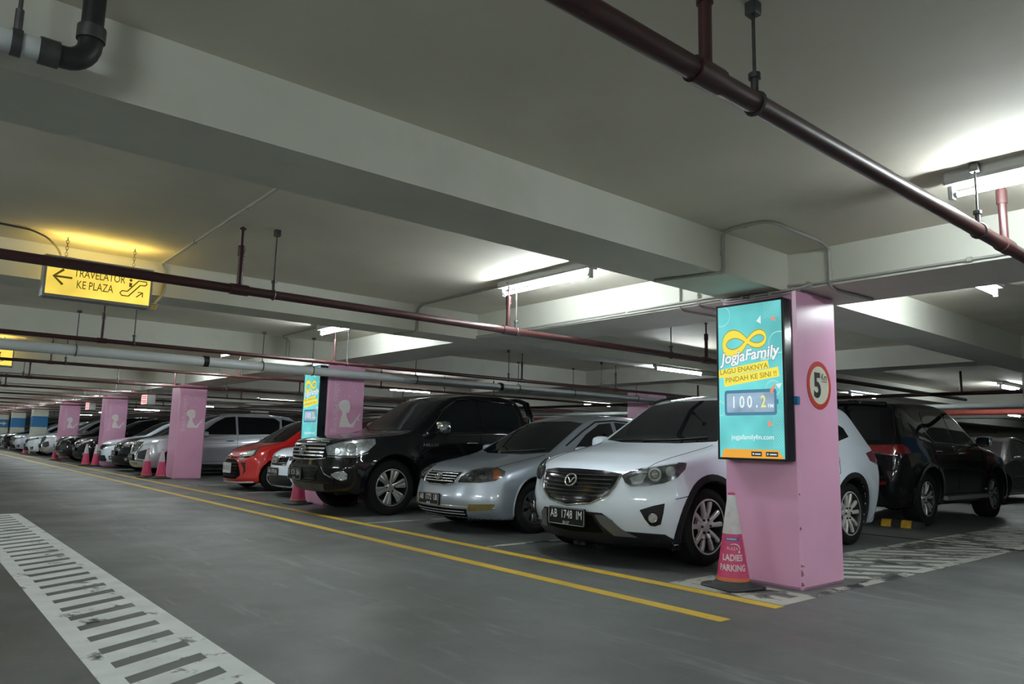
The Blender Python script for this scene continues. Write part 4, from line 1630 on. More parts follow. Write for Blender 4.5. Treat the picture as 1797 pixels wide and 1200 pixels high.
W.wire('wiper', [(.60, 1.09), (.30, 1.09), (-.02, 1.10)], 'front', .008, BLACKPLA, off=.016)
W.wheels((5, 'y'), rim_r=.248, lip=BLACKPLA)

# ---- the silver sedan
S2 = CarShape(4.53, .85, .305, (.90, 3.50),
              top=((-1, .2), (-.02, .48), (.03, .60), (.08, .665), (.25, .735), (.60, .82), (1.0, .895), (1.18, .94), (1.75, 1.24), (2.05, 1.375), (2.35, 1.44), (2.75, 1.45), (3.1, 1.41), (3.45, 1.29),
                   (3.85, 1.06), (3.98, 1.02), (4.40, .98), (4.50, .92), (4.56, .7), (5.5, .4)),
              belt=((0, .66), (.9, .82), (1.3, .88), (2.5, .93), (3.6, .96), (4.5, .92)), side=((-1.2, .14), (-.7, .05), (-.4, .0), (-.2, .01), (0, .045), (.3, .045)), tumble=.44,
              nose=((0, .16), (.17, .12), (.26, .02), (.38, .0), (.50, .03), (.56, .045), (.66, .07), (.75, .15), (.9, .4)),
              tail=((0, .12), (.3, .03), (.5, 0), (.8, .04), (1.0, .08), (1.2, .2)), cf=.36, cfp=2.4, cr=.14, crp=3, zb=.165, sig=.05, pf=(.95, .05), pr=(.9, .05), flare=.012, arch=.045, tw=.195, crown=.045)
A = CarBuild(S2, 'sedan', 'silver sedan between the white suv and the black pickup, plate AB 1772 UB', -.34, 4.41, h=.024, paint=P_SILVER)
A.body((('front_bumper', lambda x, y, z: (x < .55) & (z < .565)),
        ('hood', lambda x, y, z: (x < 1.24) & (np.abs(y) < .62) & (z > .66)),
        ('front_door', lambda x, y, z: (x > 1.42) & (x < 2.42) & (np.abs(y) > .5) & (z > .30) & (z < 1.32)),
        ('rear_door', lambda x, y, z: (x >= 2.42) & (x < 3.25) & (np.abs(y) > .5) & (z > .30) & (z < 1.32)),
        ('trunk_lid', lambda x, y, z: (x > 3.92) & (np.abs(y) < .6) & (z > .72))))
A.seams([('top', [(.34, .60), (.6, .63), (1.18, .66)]), ('right', [(1.43, .32), (1.38, .6), (1.42, .88)]), ('right', [(2.42, .32), (2.42, .95)]), ('right', [(1.43, .32), (3.0, .32)])])
A.patch('windshield', [(-.66, .935), (-.35, .905), (.35, .905), (.66, .935), (.53, 1.315), (.25, 1.345), (-.25, 1.345), (-.53, 1.315)], 'front', GLASS)
A.patch('side_window', [(1.50, .935), (2.38, .95), (2.38, 1.335), (2.15, 1.31), (1.85, 1.17)], 'right', GLASS, mirror=True)
A.patch('side_window', [(2.46, .955), (3.22, .97), (3.34, 1.10), (3.15, 1.25), (2.85, 1.325), (2.46, 1.345)], 'right', GLASS, mirror=True)
A.patch('rear_window', [(-.58, 1.05), (.58, 1.05), (.48, 1.34), (-.48, 1.34)], 'rear', GLASS)
Y_ = lambda pts: px(480, 640, 3.594, pts)
gr = A.patch('grille', [(-.33, .685), (.33, .685), (.30, .565), (.15, .545), (-.15, .545), (-.30, .565)], 'front', SEAM, off=.004)[0]
for z in (.665, .637, .609, .581):
    hw_ = .30 if z > .6 else .28
    A.wire('grille_bar', [(-hw_, z), (hw_, z)], 'front', .007, SATIN, off=.010, parent=gr)
A.wire('grille_surround', [(-.335, .687), (.335, .687), (.305, .562), (.15, .54), (-.15, .54), (-.305, .562)], 'front', .009, CHROME, off=.006, closed=True)
A.emblem3(0, .625, .12, out=.022)
hp = Y_([(1168, 742), (1190, 702), (1250, 667), (1330, 651), (1410, 653), (1462, 678), (1456, 705), (1400, 732), (1300, 746)])
hl = A.patch('headlight', hp, 'px', LAMPDK, off=.004, mirror=True)
for (cx, cy), r in (((1242, 713), 6.5), ((1322, 694), 9.5)):
    q = Y_([(cx, cy)])[0]
    lamp_lens(A, 'reflector', 'px', q, r, hl, True, LAMPMID)
    lamp_lens(A, 'bulb', 'px', q, r * .45, hl, True, CHROME, off=.012, ring=False, seg=10)
A.patch('amber_reflector', Y_([(1385, 668), (1420, 662), (1440, 690), (1415, 722), (1388, 722)]), 'px', AMBER, off=.008, thick=.006, mirror=True, parent=hl, label='orange turn signal inside the headlight')
A.patch('clear_lens', hp, 'px', LENS, off=.018, thick=.015, mirror=True, parent=hl)
A.patch('lower_intake', [(-.50, .285), (.50, .285), (.46, .195), (-.46, .195)], 'front', SEAM, off=.004)
for z in (.258, .228):
    A.wire('intake_bar', [(-.46, z), (.46, z)], 'front', .006, P_SILVER, off=.008)
fg = A.patch('fog_lamp', Y_([(1230, 879), (1395, 879), (1392, 892), (1370, 914), (1228, 920)]), 'px', YFOG, off=.013, mirror=True, label='yellowish wide fog lamp in the bumper')
A.wire('bumper_lip', [(-.78, .305), (-.4, .31), (0, .312), (.4, .31), (.78, .305)], 'front', .008, P_SILVER, off=.002)
A.plate(.08, .375, 'AB  1772  UB', '08·28', w=.42, h=.135, out=.02)
A.patch('tail_light', [(.48, .72), (.84, .74), (.82, .90), (.5, .90)], 'rear', REDLAMP, mirror=True)
A.mirrors(1.55, .90, .95, P_SILVER, (.09, .09, .07))
A.handle(2.12, .80, P_SILVER)
A.handle(3.0, .83, P_SILVER)
A.wire('wiper', [(.08, .915), (-.30, .935), (-.55, .965)], 'front', .008, BLACKPLA, off=.016)
A.wire('side_moulding', [(1.45, .56), (3.1, .58)], 'right', .013, P_SILVER, off=.0, mirror=True)
A.wire('weather_strip', [(1.46, 1.02), (1.80, 1.20), (2.10, 1.335), (2.45, 1.37), (2.9, 1.35), (3.25, 1.22)], 'right', .010, BLACKPLA, off=.006, mirror=True)
A.wheels((7, 'wide'), mat=M('dark_alloy', (.10, .10, .10), .4, .6, noise=.1), rim_r=.20)

# ---- the black pickup
S3 = CarShape(5.33, .90, .385, (1.0, 4.08),
              top=((-1, .3), (-.02, .70), (.02, .90), (.06, .99), (.16, 1.045), (.6, 1.11), (1.1, 1.16), (1.28, 1.20), (1.95, 1.66), (2.15, 1.745), (2.5, 1.79), (3.1, 1.80), (3.35, 1.765), (3.50, 1.71), (3.60, 1.30),
                   (3.64, 1.13), (4.2, 1.12), (5.28, 1.12), (5.36, .9), (6.3, .5)),
              belt=((0, 1.0), (1.0, 1.10), (1.5, 1.14), (3.0, 1.18), (5.3, 1.12)), side=((-1.2, .16), (-.9, .08), (-.55, .02), (-.35, .0), (-.15, .02), (0, .05), (.3, .05)), tumble=.36,
              nose=((0, .22), (.30, .17), (.38, .07), (.45, .03), (.62, .0), (.72, .03), (.80, .05), (.95, .07), (1.05, .12), (1.2, .4)),
              tail=((0, .1), (.5, .0), (1.2, .04)), cf=.34, cfp=2.6, cr=.05, crp=4, zb=.30, sig=.045, pf=(.9, .03), pr=(.6, .02), flare=.035, arch=.07, tw=.265, crown=.04)
H = CarBuild(S3, 'pickup_truck', 'black double-cab pickup with chrome mirrors and plate B 9278 EBA', -.84, 7.03, h=.027, paint=P_BLACK)
H.body((('front_bumper', lambda x, y, z: (x < .66) & (z < .74)),
        ('hood', lambda x, y, z: (x < 1.36) & (np.abs(y) < .68) & (z > .98)),
        ('front_door', lambda x, y, z: (x > 1.42) & (x < 2.55) & (np.abs(y) > .6) & (z > .45) & (z < 1.7)),
        ('rear_door', lambda x, y, z: (x >= 2.55) & (x < 3.5) & (np.abs(y) > .6) & (z > .45) & (z < 1.7)),
        ('cargo_bed', lambda x, y, z: (x > 3.82))))
H.seams([('top', [(.15, .62), (.6, .68), (1.3, .72)]), ('right', [(1.43, .48), (1.40, .8), (1.43, 1.14)]), ('right', [(2.55, .48), (2.55, 1.18)]), ('right', [(3.52, .9), (3.5, 1.2)]), ('right', [(3.80, .5), (3.80, 1.1)]),
         ('right', [(.42, .78), (.62, .80)])])
H.patch('windshield', [(-.70, 1.21), (-.35, 1.185), (.35, 1.185), (.70, 1.21), (.60, 1.665), (.3, 1.70), (-.3, 1.70), (-.60, 1.665)], 'front', GLASS)
H.patch('side_window', [(1.62, 1.16), (2.50, 1.19), (2.50, 1.685), (2.25, 1.66), (2.0, 1.52)], 'right', GLASS, mirror=True)
H.patch('side_window', [(2.60, 1.195), (3.34, 1.215), (3.37, 1.45), (3.27, 1.64), (2.60, 1.69)], 'right', GLASS, mirror=True)
H.patch('rear_window', [(-.6, 1.30), (.6, 1.30), (.52, 1.62), (-.52, 1.62)], 'rear', GLASS)
H.wire('window_frame', [(1.56, 1.165), (2.5, 1.18), (3.39, 1.205), (3.42, 1.45), (3.30, 1.67), (2.55, 1.72), (2.22, 1.69), (1.92, 1.50)], 'right', .006, BLACKPLA, off=.004, mirror=True, closed=True)
gr = H.patch('grille', [(-.50, .985), (.50, .985), (.53, .79), (.47, .765), (-.47, .765), (-.53, .79)], 'front', SEAM, off=.004)[0]
for z in (.955, .905, .855, .808):
    H.patch('grille_bar', [(-.49, z + .012), (.49, z + .012), (.49, z - .012), (-.49, z - .012)], 'front', SATIN, off=.020, thick=.02, parent=gr)
H.wire('grille_chrome', [(-.52, .995), (-.3, 1.01), (0, 1.015), (.3, 1.01), (.52, .995)], 'front', .017, CHROME, off=.006)
H.wire('grille_chrome', [(-.54, .775), (-.3, .755), (0, .75), (.3, .755), (.54, .775)], 'front', .012, CHROME, off=.006)
H.emblem3(0.0, .875, .18, out=.045)
hp = Y_([(334, 517), (430, 492), (560, 473), (638, 470), (642, 500), (590, 548), (520, 573), (345, 571)])
hl = H.patch('headlight', hp, 'px', LAMPIN, off=.004, mirror=True)
for (cx, cy), r in (((490, 525), 8.5), ((405, 545), 6)):
    lamp_lens(H, 'projector', 'px', Y_([(cx, cy)])[0], r, hl, True)
H.patch('turn_reflector', Y_([(520, 495), (620, 478), (622, 505), (575, 540), (530, 545)]), 'px', M('lamp_pale', (.55, .58, .58), .25, .6, noise=.3, nscale=30), off=.007, thick=.006, mirror=True, parent=hl)
H.patch('clear_lens', hp, 'px', LENS, off=.020, thick=.017, mirror=True, parent=hl)
H.wire('headlight_trim', Y_([(340, 580), (520, 582), (600, 556)]), 'px', .007, CHROME, off=.004, mirror=True)
H.patch('lower_grille', [(-.46, .68), (.46, .68), (.36, .46), (-.36, .46)], 'front', BLACKPLA, off=.006)
for z in (.64, .59, .54, .50):
    H.wire('lower_grille_bar', [(-.40, z), (.40, z)], 'front', .010, GLOSSBLK, off=.010)
H.patch('skid_plate', [(-.52, .43), (.52, .43), (.45, .33), (-.45, .33)], 'front', M('scuffed_grey', (.10, .095, .085), .55, .3, noise=.3, nscale=6), off=.008)
H.wire('bumper_chrome', Y_([(245, 610), (300, 650), (320, 690), (375, 720), (378, 750)]), 'px', .012, GLOSSBLK, off=.006, mirror=True)
fo = H.patch('fog_lamp', Y_([(360, 690), (400, 675), (440, 668), (468, 690), (462, 722), (430, 733), (400, 722), (370, 705)]), 'px', CHROME, off=.006, mirror=True)
lamp_lens(H, 'fog_bulb', 'px', Y_([(437, 699)])[0], 7, fo, True, off=.014)
H.plate(.13, .545, 'B  9278  EBA', '09·24', w=.43, h=.16, out=.03)
P_, n_ = H.on([(1.47 + .06 * i, 1.0) for i in range(5)], 'right')
t = MB()
vs, fs = text2d('HILUX', .06, .012)
yy = P_[:, 1].min() - .004
t.flat(vs, fs, lambda u, v: (1.62 + u * 1.6, yy, .985 + v))
t.build('door_lettering', SATIN, H.root)
H.mirrors(1.72, 1.0, 1.24, CHROME, (.12, .12, .10))
H.handle(2.28, 1.02, CHROME, .2)
H.handle(3.24, 1.04, CHROME, .2)
H.patch('sill_step', [(1.45, .34), (3.55, .34), (3.55, .40), (1.45, .40)], 'right', BLACKPLA, off=.06, thick=.07, mirror=True)
for cx in S3.wx:
    pts = [(cx + (S3.R + .13) * math.cos(a), S3.R + (S3.R + .13) * math.sin(a)) for a in np.linspace(-.1, PI + .1, 25)]
    pi_ = [(cx + (S3.R + .086) * math.cos(a), S3.R + (S3.R + .086) * math.sin(a)) for a in np.linspace(PI + .1, -.1, 25)]
    H.patch('wheel_arch_trim', pts + pi_, 'right', P_BLACK, off=.02, thick=.02, step=.08, mirror=True)
rb = MB()
for x in (3.68, 3.75):
    rb.tube([(x, -.74, 1.06), (x, -.70, 1.45), (x - .02, -.60, 1.70), (x - .03, -.4, 1.76), (x - .03, .4, 1.76), (x - .02, .60, 1.70), (x, .70, 1.45), (x, .74, 1.06)], .032, 10)
rb.build('roll_bar', GLOSSBLK, H.root, smooth=50)
H.wire('rain_visor', [(1.88, 1.50), (2.15, 1.665), (2.5, 1.715), (3.35, 1.665)], 'right', .012, GLOSSBLK, off=.008, mirror=True)
H.wheels((6, 'wide'), mat=M('bright_alloy', (.60, .60, .58), .3, .75, noise=.05), rim_r=.262, tyre_r=.385)

# ---- the black suv of the second row (tail towards us)
S4 = CarShape(4.80, .92, .385, (.98, 3.725),
              top=((-1, .3), (-.02, .70), (.03, .92), (.1, 1.02), (.6, 1.11), (1.15, 1.18), (1.35, 1.22), (1.95, 1.62), (2.2, 1.73), (2.6, 1.79), (3.2, 1.80), (4.0, 1.77), (4.30, 1.74), (4.42, 1.66), (4.68, 1.15), (4.76, 1.05), (4.85, .8), (5.8, .5)),
              belt=((0, 1.0), (1.3, 1.10), (2.5, 1.15), (3.4, 1.17), (3.9, 1.24), (4.7, 1.28)), side=((-1.2, .16), (-.9, .08), (-.55, .02), (-.35, .0), (-.15, .025), (0, .06), (.3, .06)), tumble=.36,
              nose=((0, .2), (.35, .06), (.6, 0), (.95, .06), (1.1, .2)), tail=((0, .16), (.34, .12), (.45, .03), (.62, .0), (.80, .03), (.95, .06), (1.1, .08), (1.3, .1)),
              cf=.3, cr=.17, crp=2.6, zb=.28, sig=.045, pf=(.9, .04), pr=(.9, .06), flare=.03, arch=.065, tw=.265, crown=.045)
Q = CarBuild(S4, 'large_suv', 'black suv seen from behind to the right of the near column', 9.87, 2.28, True, h=.028, paint=P_BLACK)
Q.body((('rear_bumper', lambda x, y, z: (x > 4.25) & (z < .72)),
        ('tailgate', lambda x, y, z: (x > 4.2) & (np.abs(y) < .66) & (z >= .72)),
        ('front_door', lambda x, y, z: (x > 1.42) & (x < 2.55) & (np.abs(y) > .6) & (z > .45) & (z < 1.7)),
        ('rear_door', lambda x, y, z: (x >= 2.55) & (x < 3.45) & (np.abs(y) > .6) & (z > .45) & (z < 1.7)),
        ('hood', lambda x, y, z: (x < 1.4) & (np.abs(y) < .68) & (z > .98))))
Q.seams([('right', [(1.45, .48), (1.42, 1.1)]), ('right', [(2.55, .48), (2.55, 1.15)]), ('right', [(3.45, 1.18), (3.40, .85)]), ('rear', [(.67, .75), (.68, 1.2)]), ('rear', [(-.68, .74), (.68, .74)])])
Q.patch('rear_window', [(-.64, 1.20), (.64, 1.20), (.56, 1.64), (-.56, 1.64)], 'rear', GLASS)
Q.patch('windshield', [(-.70, 1.25), (.70, 1.25), (.58, 1.66), (-.58, 1.66)], 'front', GLASS)
Q.patch('side_window', [(1.62, 1.17), (2.50, 1.20), (2.50, 1.66), (2.25, 1.63), (2.0, 1.50)], 'right', GLASS, mirror=True)
Q.patch('side_window', [(2.60, 1.205), (3.36, 1.22), (3.50, 1.42), (3.42, 1.64), (2.60, 1.67)], 'right', GLASS, mirror=True)
Q.patch('side_window', [(3.62, 1.36), (3.95, 1.30), (4.30, 1.34), (4.20, 1.58), (3.56, 1.62)], 'right', GLASS, mirror=True)
Q.wire('window_chrome', [(1.60, 1.15), (2.55, 1.175), (3.36, 1.195), (3.58, 1.34)], 'right', .006, CHROME, off=.006, mirror=True)
Q.wire('spoiler', [(-.60, 1.70), (-.3, 1.725), (0, 1.73), (.3, 1.725), (.60, 1.70)], 'rear', .035, P_BLACK, off=.02)
tl = Q.patch('tail_light', [(.44, 1.075), (.60, 1.09), (.84, 1.12), (.88, 1.05), (.80, 1.0), (.60, 1.02), (.46, 1.045)], 'rear', REDLAMP, off=.008, mirror=True)
Q.patch('tail_light', [(4.28, 1.02), (4.72, 1.02), (4.72, 1.12), (4.50, 1.15), (4.34, 1.10)], 'right', REDLAMP, off=.008, mirror=True)
Q.wire('tail_light_chrome', [(.46, 1.035), (.66, 1.01), (.84, .99)], 'rear', .010, CHROME, off=.010, mirror=True)
Q.wire('tailgate_chrome', [(-.44, 1.06), (.44, 1.06)], 'rear', .016, CHROME, off=.008)
Q.patch('rear_reflector', [(.42, .56), (.72, .60), (.72, .635), (.42, .60)], 'rear', REDLAMP, off=.006, mirror=True)
Q.patch('lower_bumper', [(-.70, .32), (.70, .32), (.62, .52), (-.62, .52)], 'rear', BLACKPLA, off=.006)
t = MB()
vs, fs = text2d('FORTUNER', .05, .01)
P_, n_ = Q.on([(-.35, .86)], 'rear')
t.flat(vs, fs, lambda u, v: (P_[0][0] + .008 + .0, .42 + u * 1.1, .86 + v))
t.build('tailgate_lettering', SATIN, Q.root)
Q.wire('shark_fin', [(3.95, 0.0), (4.05, 0), (4.15, 0)], 'top', .03, P_BLACK, off=.02)
Q.mirrors(1.72, 1.0, 1.24, CHROME, (.12, .12, .09))
Q.handle(2.28, 1.04, CHROME)
Q.handle(3.18, 1.06, CHROME)
Q.patch('side_step', [(1.50, .36), (3.22, .36), (3.22, .42), (1.50, .42)], 'right', SATIN, off=.07, thick=.08, mirror=True)
for cx in S4.wx:
    pts = [(cx + (S4.R + .125) * math.cos(a), S4.R + (S4.R + .125) * math.sin(a)) for a in np.linspace(-.1, PI + .1, 25)]
    pi_ = [(cx + (S4.R + .08) * math.cos(a), S4.R + (S4.R + .08) * math.sin(a)) for a in np.linspace(PI + .1, -.1, 25)]
    Q.patch('wheel_arch_trim', pts + pi_, 'right', P_BLACK, off=.018, thick=.02, step=.08, mirror=True)
Q.wheels((6, 'twin'), mat=M('fort_alloy', (.50, .50, .50), .3, .8, noise=.05), rim_r=.25)

# ---- the red hatchback
S5 = CarShape(3.72, .82, .29, (.70, 3.22),
              top=((-1, .2), (-.02, .50), (.03, .62), (.08, .69), (.25, .80), (.55, .90), (.80, .955), (1.35, 1.30), (1.6, 1.41), (1.9, 1.475), (2.4, 1.49), (3.0, 1.46), (3.35, 1.40), (3.58, 1.05), (3.70, .9), (3.78, .6), (4.6, .3)),
              belt=((0, .72), (.8, .88), (1.2, .92), (2.5, .98), (3.6, 1.02)), side=((-1.2, .14), (-.7, .05), (-.4, .0), (-.2, .015), (0, .05), (.3, .05)), tumble=.40,
              nose=((0, .14), (.15, .05), (.22, 0), (.35, .03), (.5, .04), (.65, .06), (.75, .1), (.9, .3)), tail=((0, .1), (.4, 0), (.9, .05), (1.2, .1)), cf=.34, cr=.12, zb=.15, sig=.05, pf=(.8, .05), flare=.015,
              arch=.045, tw=.175)
R_ = CarBuild(S5, 'small_hatchback', 'bright red small hatchback with a pale number plate', -.14, 11.98, h=.03, paint=P_RED)
R_.body((('hood', lambda x, y, z: (x < .85) & (np.abs(y) < .58) & (z > .70)), ('front_bumper', lambda x, y, z: (x < .45) & (z < .62)),
         ('front_door', lambda x, y, z: (x > 1.1) & (x < 2.1) & (np.abs(y) > .5) & (z > .3) & (z < 1.36))))
R_.seams([('top', [(.14, .52), (.5, .57), (.82, .61)]), ('right', [(1.12, .32), (1.10, .9)]), ('right', [(2.1, .32), (2.1, .98)])])
R_.patch('windshield', [(-.64, .965), (-.3, .935), (.3, .935), (.64, .965), (.54, 1.36), (.25, 1.39), (-.25, 1.39), (-.54, 1.36)], 'front', GLASS)
R_.patch('side_window', [(1.15, .95), (2.06, .99), (2.06, 1.385), (1.8, 1.35), (1.5, 1.20)], 'right', GLASS, mirror=True)
R_.patch('side_window', [(2.14, 1.0), (2.9, 1.03), (3.0, 1.2), (2.8, 1.36), (2.14, 1.395)], 'right', GLASS, mirror=True)
g = R_.patch('grille', [(-.34, .56), (-.20, .60), (.20, .60), (.34, .56), (.46, .30), (.36, .225), (-.36, .225), (-.46, .30)], 'front', SEAM, off=.004)[0]
for z in (.53, .47, .41, .35, .29):
    R_.wire('grille_slat', [(-.34, z), (.34, z)], 'front', .007, BLACKPLA, off=.008, parent=g)
R_.wire('nose_trim', [(-.58, .665), (-.3, .645), (0, .635), (.3, .645), (.58, .665)], 'front', .014, GLOSSBLK, off=.004)
R_.emblem3(0, .655, .12, out=.02)
C6 = lambda pts: px(370, 730, 7.5, pts)
hl = R_.patch('headlight', C6([(345, 545), (400, 505), (480, 460), (570, 430), (655, 412), (610, 470), (580, 520), (480, 545), (400, 580)]), 'px', LAMPDK, off=.004, mirror=True, step=3)
R_.patch('reflector', C6([(420, 530), (500, 480), (590, 450), (560, 510), (470, 540)]), 'px', M('lamp_bright', (.8, .83, .83), .2, .5, noise=.25, nscale=30), off=.008, thick=.006, mirror=True, parent=hl, step=3)
R_.patch('daylight_strip', C6([(350, 550), (430, 535), (440, 555), (400, 578)]), 'px', M('lamp_bright', (.8, .83, .83)), off=.008, thick=.006, mirror=True, parent=hl, step=3)
R_.patch('fog_lamp', C6([(390, 605), (450, 610), (455, 720), (420, 770), (435, 700)]), 'px', BLACKPLA, off=.005, mirror=True, step=3)
R_.wire('front_lip', [(-.72, .18), (-.4, .165), (0, .16), (.4, .165), (.72, .18)], 'front', .02, M('pale_lip', (.45, .38, .36), .4, noise=.1), off=.004)
R_.plate(.02, .43, 'AB 1316 LY', '', w=.40, h=.20, back=PLATEW, fore=INK, out=.02)
R_.mirrors(1.2, .87, .97, GLOSSBLK, (.08, .09, .06))
R_.wheels((5, 'twin'), rim_r=.19)

# ---- the white car half behind the pickup
S6 = CarShape(4.20, .85, .31, (.80, 3.40),
              top=((-1, .2), (-.02, .55), (.03, .70), (.08, .77), (.3, .86), (.7, .93), (.98, .99), (1.60, 1.36), (1.9, 1.48), (2.3, 1.54), (3.0, 1.54), (3.7, 1.48), (3.9, 1.42), (4.1, 1.05), (4.2, .9), (4.26, .6), (5, .3)),
              belt=((0, .78), (.9, .90), (1.3, .95), (2.5, 1.0), (4.0, 1.04)), side=SIDE, tumble=.38,
              nose=((0, .14), (.18, .06), (.26, 0), (.45, .01), (.6, .03), (.75, .06), (.9, .2)), tail=((0, .1), (.4, 0), (.9, .05), (1.2, .1)), cf=.30, cr=.12, zb=.17, sig=.05, pf=(.85, .05), flare=.015, arch=.045, tw=.195)
V = CarBuild(S6, 'family_hatchback', 'white hatchback mostly hidden behind the nose of the black pickup', -.02, 9.86, h=.032, paint=P_WHITE)


def generic_front(cb, mouth=True, grille_z=(.72, .56), head=((.36, .70), (.62, .76), (.80, .82), (.78, .72), (.60, .655), (.38, .645)), white=LAMPDK, plate='', xs=.0, wid=.34, low=(.42, .20), emb=True, bright=True):
    c = cb.c
    z1, z0 = grille_z
    g = cb.patch('grille', [(-wid, z1), (wid, z1), (wid * .92, z0), (-wid * .92, z0)], 'front', GLOSSBLK, off=.006)[0]
    cb.wire('grille_chrome', [(-wid - .02, z1 - .01), (0, z1 - .03), (wid + .02, z1 - .01)], 'front', .013, CHROME, off=.012, parent=g)
    cb.wire('grille_chrome', [(-wid, z0 + .05), (0, z0 + .04), (wid, z0 + .05)], 'front', .009, CHROME, off=.012, parent=g)
    h = cb.patch('headlight', list(head), 'front', white, off=.005, mirror=True)
    if bright:
        cx, cz = sum(p[0] for p in head) / len(head), sum(p[1] for p in head) / len(head)
        inner = [(cx + (p[0] - cx) * .6, cz + (p[1] - cz) * .55) for p in head]
        cb.patch('reflector', inner, 'front', M('lamp_bright', (.8, .83, .83)), off=.009, thick=.006, mirror=True, parent=h)
    if mouth:
        cb.patch('lower_intake', [(-.42, low[0]), (.42, low[0]), (.52, low[1] + .05), (.45, low[1]), (-.45, low[1]), (-.52, low[1] + .05)], 'front', BLACKPLA, off=.005)
        f = cb.patch('fog_lamp', [(.58, low[0] - .02), (.76, low[0] + .02), (.74, low[1] + .06), (.62, low[1] + .06)], 'front', BLACKPLA, off=.005, mirror=True)
        lamp_lens(cb, 'fog_bulb', 'front', (.67, (low[0] + low[1]) / 2 + .03), .035, f, True, off=.01, ring=False, seg=10)
    if emb:
        cb.emblem3(0, (z1 + z0) / 2 + .01, .15, out=.03)
    if plate:
        cb.plate(0, (z0 + low[0]) / 2 - .02 if mouth else z0 - .1, plate, '', out=.02)


def generic_glass(cb, belt, roof, x_ws, x_mid, x_end, wmid=.66):
    cb.patch('windshield', [(-wmid, belt + .04), (-.3, belt + .01), (.3, belt + .01), (wmid, belt + .04), (wmid - .10, roof - .10), (.25, roof - .07), (-.25, roof - .07), (-wmid + .10, roof - .10)], 'front', GLASS)
    cb.patch('side_window', [(x_ws, belt + .03), (x_mid - .03, belt + .05), (x_mid - .03, roof - .10), (x_mid - .3, roof - .13), (x_ws + .42, roof - .27)], 'right', GLASS, mirror=True)
    cb.patch('side_window', [(x_mid + .03, belt + .05), (x_end - .75, belt + .08), (x_end - .70, roof - .2), (x_end - .85, roof - .10), (x_mid + .03, roof - .10)], 'right', GLASS, mirror=True)
    cb.patch('side_window', [(x_end - .66, belt + .09), (x_end - .12, belt + .14), (x_end - .28, roof - .18), (x_end - .64, roof - .13)], 'right', GLASS, mirror=True)
    cb.patch('rear_window', [(-wmid + .06, belt + .12), (wmid - .06, belt + .12), (wmid - .14, roof - .12), (-wmid + .14, roof - .12)], 'rear', GLASS)


V.body((('hood', lambda x, y, z: (x < 1.0) & (np.abs(y) < .6) & (z > .78)), ('front_bumper', lambda x, y, z: (x < .5) & (z < .64))))
V.seams([('top', [(.14, .54), (.5, .6), (.98, .64)]), ('right', [(1.25, .34), (1.22, .95)]), ('right', [(2.3, .34), (2.3, 1.0)])])
generic_glass(V, .98, 1.53, 1.30, 2.30, 4.0)
generic_front(V, grille_z=(.72, .555), low=(.39, .21), head=((.36, .715), (.62, .78), (.82, .83), (.80, .74), (.60, .68), (.36, .645)))
V.plate(.10, .45, 'AB 1370 JA', '', out=.02)
V.mirrors(1.4, .9, 1.0, P_WHITE, (.09, .09, .07))
V.wheels((5, 'twin'), rim_r=.20)

# ---- the silver van behind the third column
S7 = CarShape(4.50, .875, .335, (.86, 3.64),
              top=((-1, .3), (-.02, .60), (.03, .80), (.08, .87), (.3, .945), (.8, 1.03), (1.0, 1.075), (1.65, 1.46), (1.9, 1.58), (2.3, 1.665), (2.9, 1.69), (3.6, 1.66), (3.95, 1.62), (4.15, 1.52), (4.38, 1.1), (4.5, .9), (4.56, .7), (5.4, .4)),
              belt=((0, .85), (.9, .97), (1.3, 1.0), (2.5, 1.08), (3.4, 1.16), (4.4, 1.22)), side=SIDE, tumble=.36,
              nose=((0, .16), (.22, .09), (.3, .02), (.42, 0), (.6, .05), (.8, .08), (.9, .15), (1.1, .4)), tail=((0, .1), (.4, 0), (.9, .05), (1.2, .1)), cf=.30, cr=.13, zb=.20, sig=.05, pf=(.9, .05), flare=.018, arch=.05, tw=.205)
N_ = CarBuild(S7, 'family_van', 'silver people carrier partly behind the third pink column', -.52, 17.93, h=.03, paint=P_VAN)
N_.body((('hood', lambda x, y, z: (x < 1.02) & (np.abs(y) < .6) & (z > .88)),
         ('front_door', lambda x, y, z: (x > 1.3) & (x < 2.4) & (np.abs(y) > .5) & (z > .36) & (z < 1.55)),
         ('rear_door', lambda x, y, z: (x >= 2.4) & (x < 3.3) & (np.abs(y) > .5) & (z > .36) & (z < 1.55))))
N_.seams([('right', [(1.32, .38), (1.28, 1.0)]), ('right', [(2.40, .38), (2.40, 1.06)]), ('right', [(3.32, 1.1), (3.25, .8)]), ('right', [(1.32, .38), (3.1, .38)]), ('right', [(1.4, .84), (3.2, .90)])])
generic_glass(N_, 1.05, 1.68, 1.42, 2.40, 4.30)
N_.patch('headlight', [(.40, .80), (.62, .86), (.83, .93), (.80, .86), (.60, .79), (.42, .77)], 'front', M('lamp_bright', (.8, .83, .83)), off=.006, mirror=True)
g = N_.patch('grille', [(-.40, .86), (.40, .86), (.36, .70), (.16, .60), (-.16, .60), (-.36, .70)], 'front', GLOSSBLK, off=.005)[0]
for z in (.83, .79, .75, .71):
    N_.wire('grille_slat', [(-.36, z), (.36, z)], 'front', .006, SATIN, off=.01, parent=g)
N_.wire('front_chrome', [(.46, .80), (.34, .66), (.26, .52), (.36, .40), (.62, .38)], 'front', .018, CHROME, off=.008, mirror=True)
N_.patch('lamp_pod', [(.34, .60), (.66, .68), (.78, .48), (.66, .42), (.40, .44)], 'front', BLACKPLA, off=.006, mirror=True)
N_.patch('lower_intake', [(-.26, .54), (.26, .54), (.34, .38), (-.34, .38)], 'front', BLACKPLA, off=.006)
N_.patch('skid_plate', [(-.42, .34), (.42, .34), (.36, .24), (-.36, .24)], 'front', SATIN, off=.006)
N_.plate(0, .48, 'AB 1925 RS', '', out=.02)
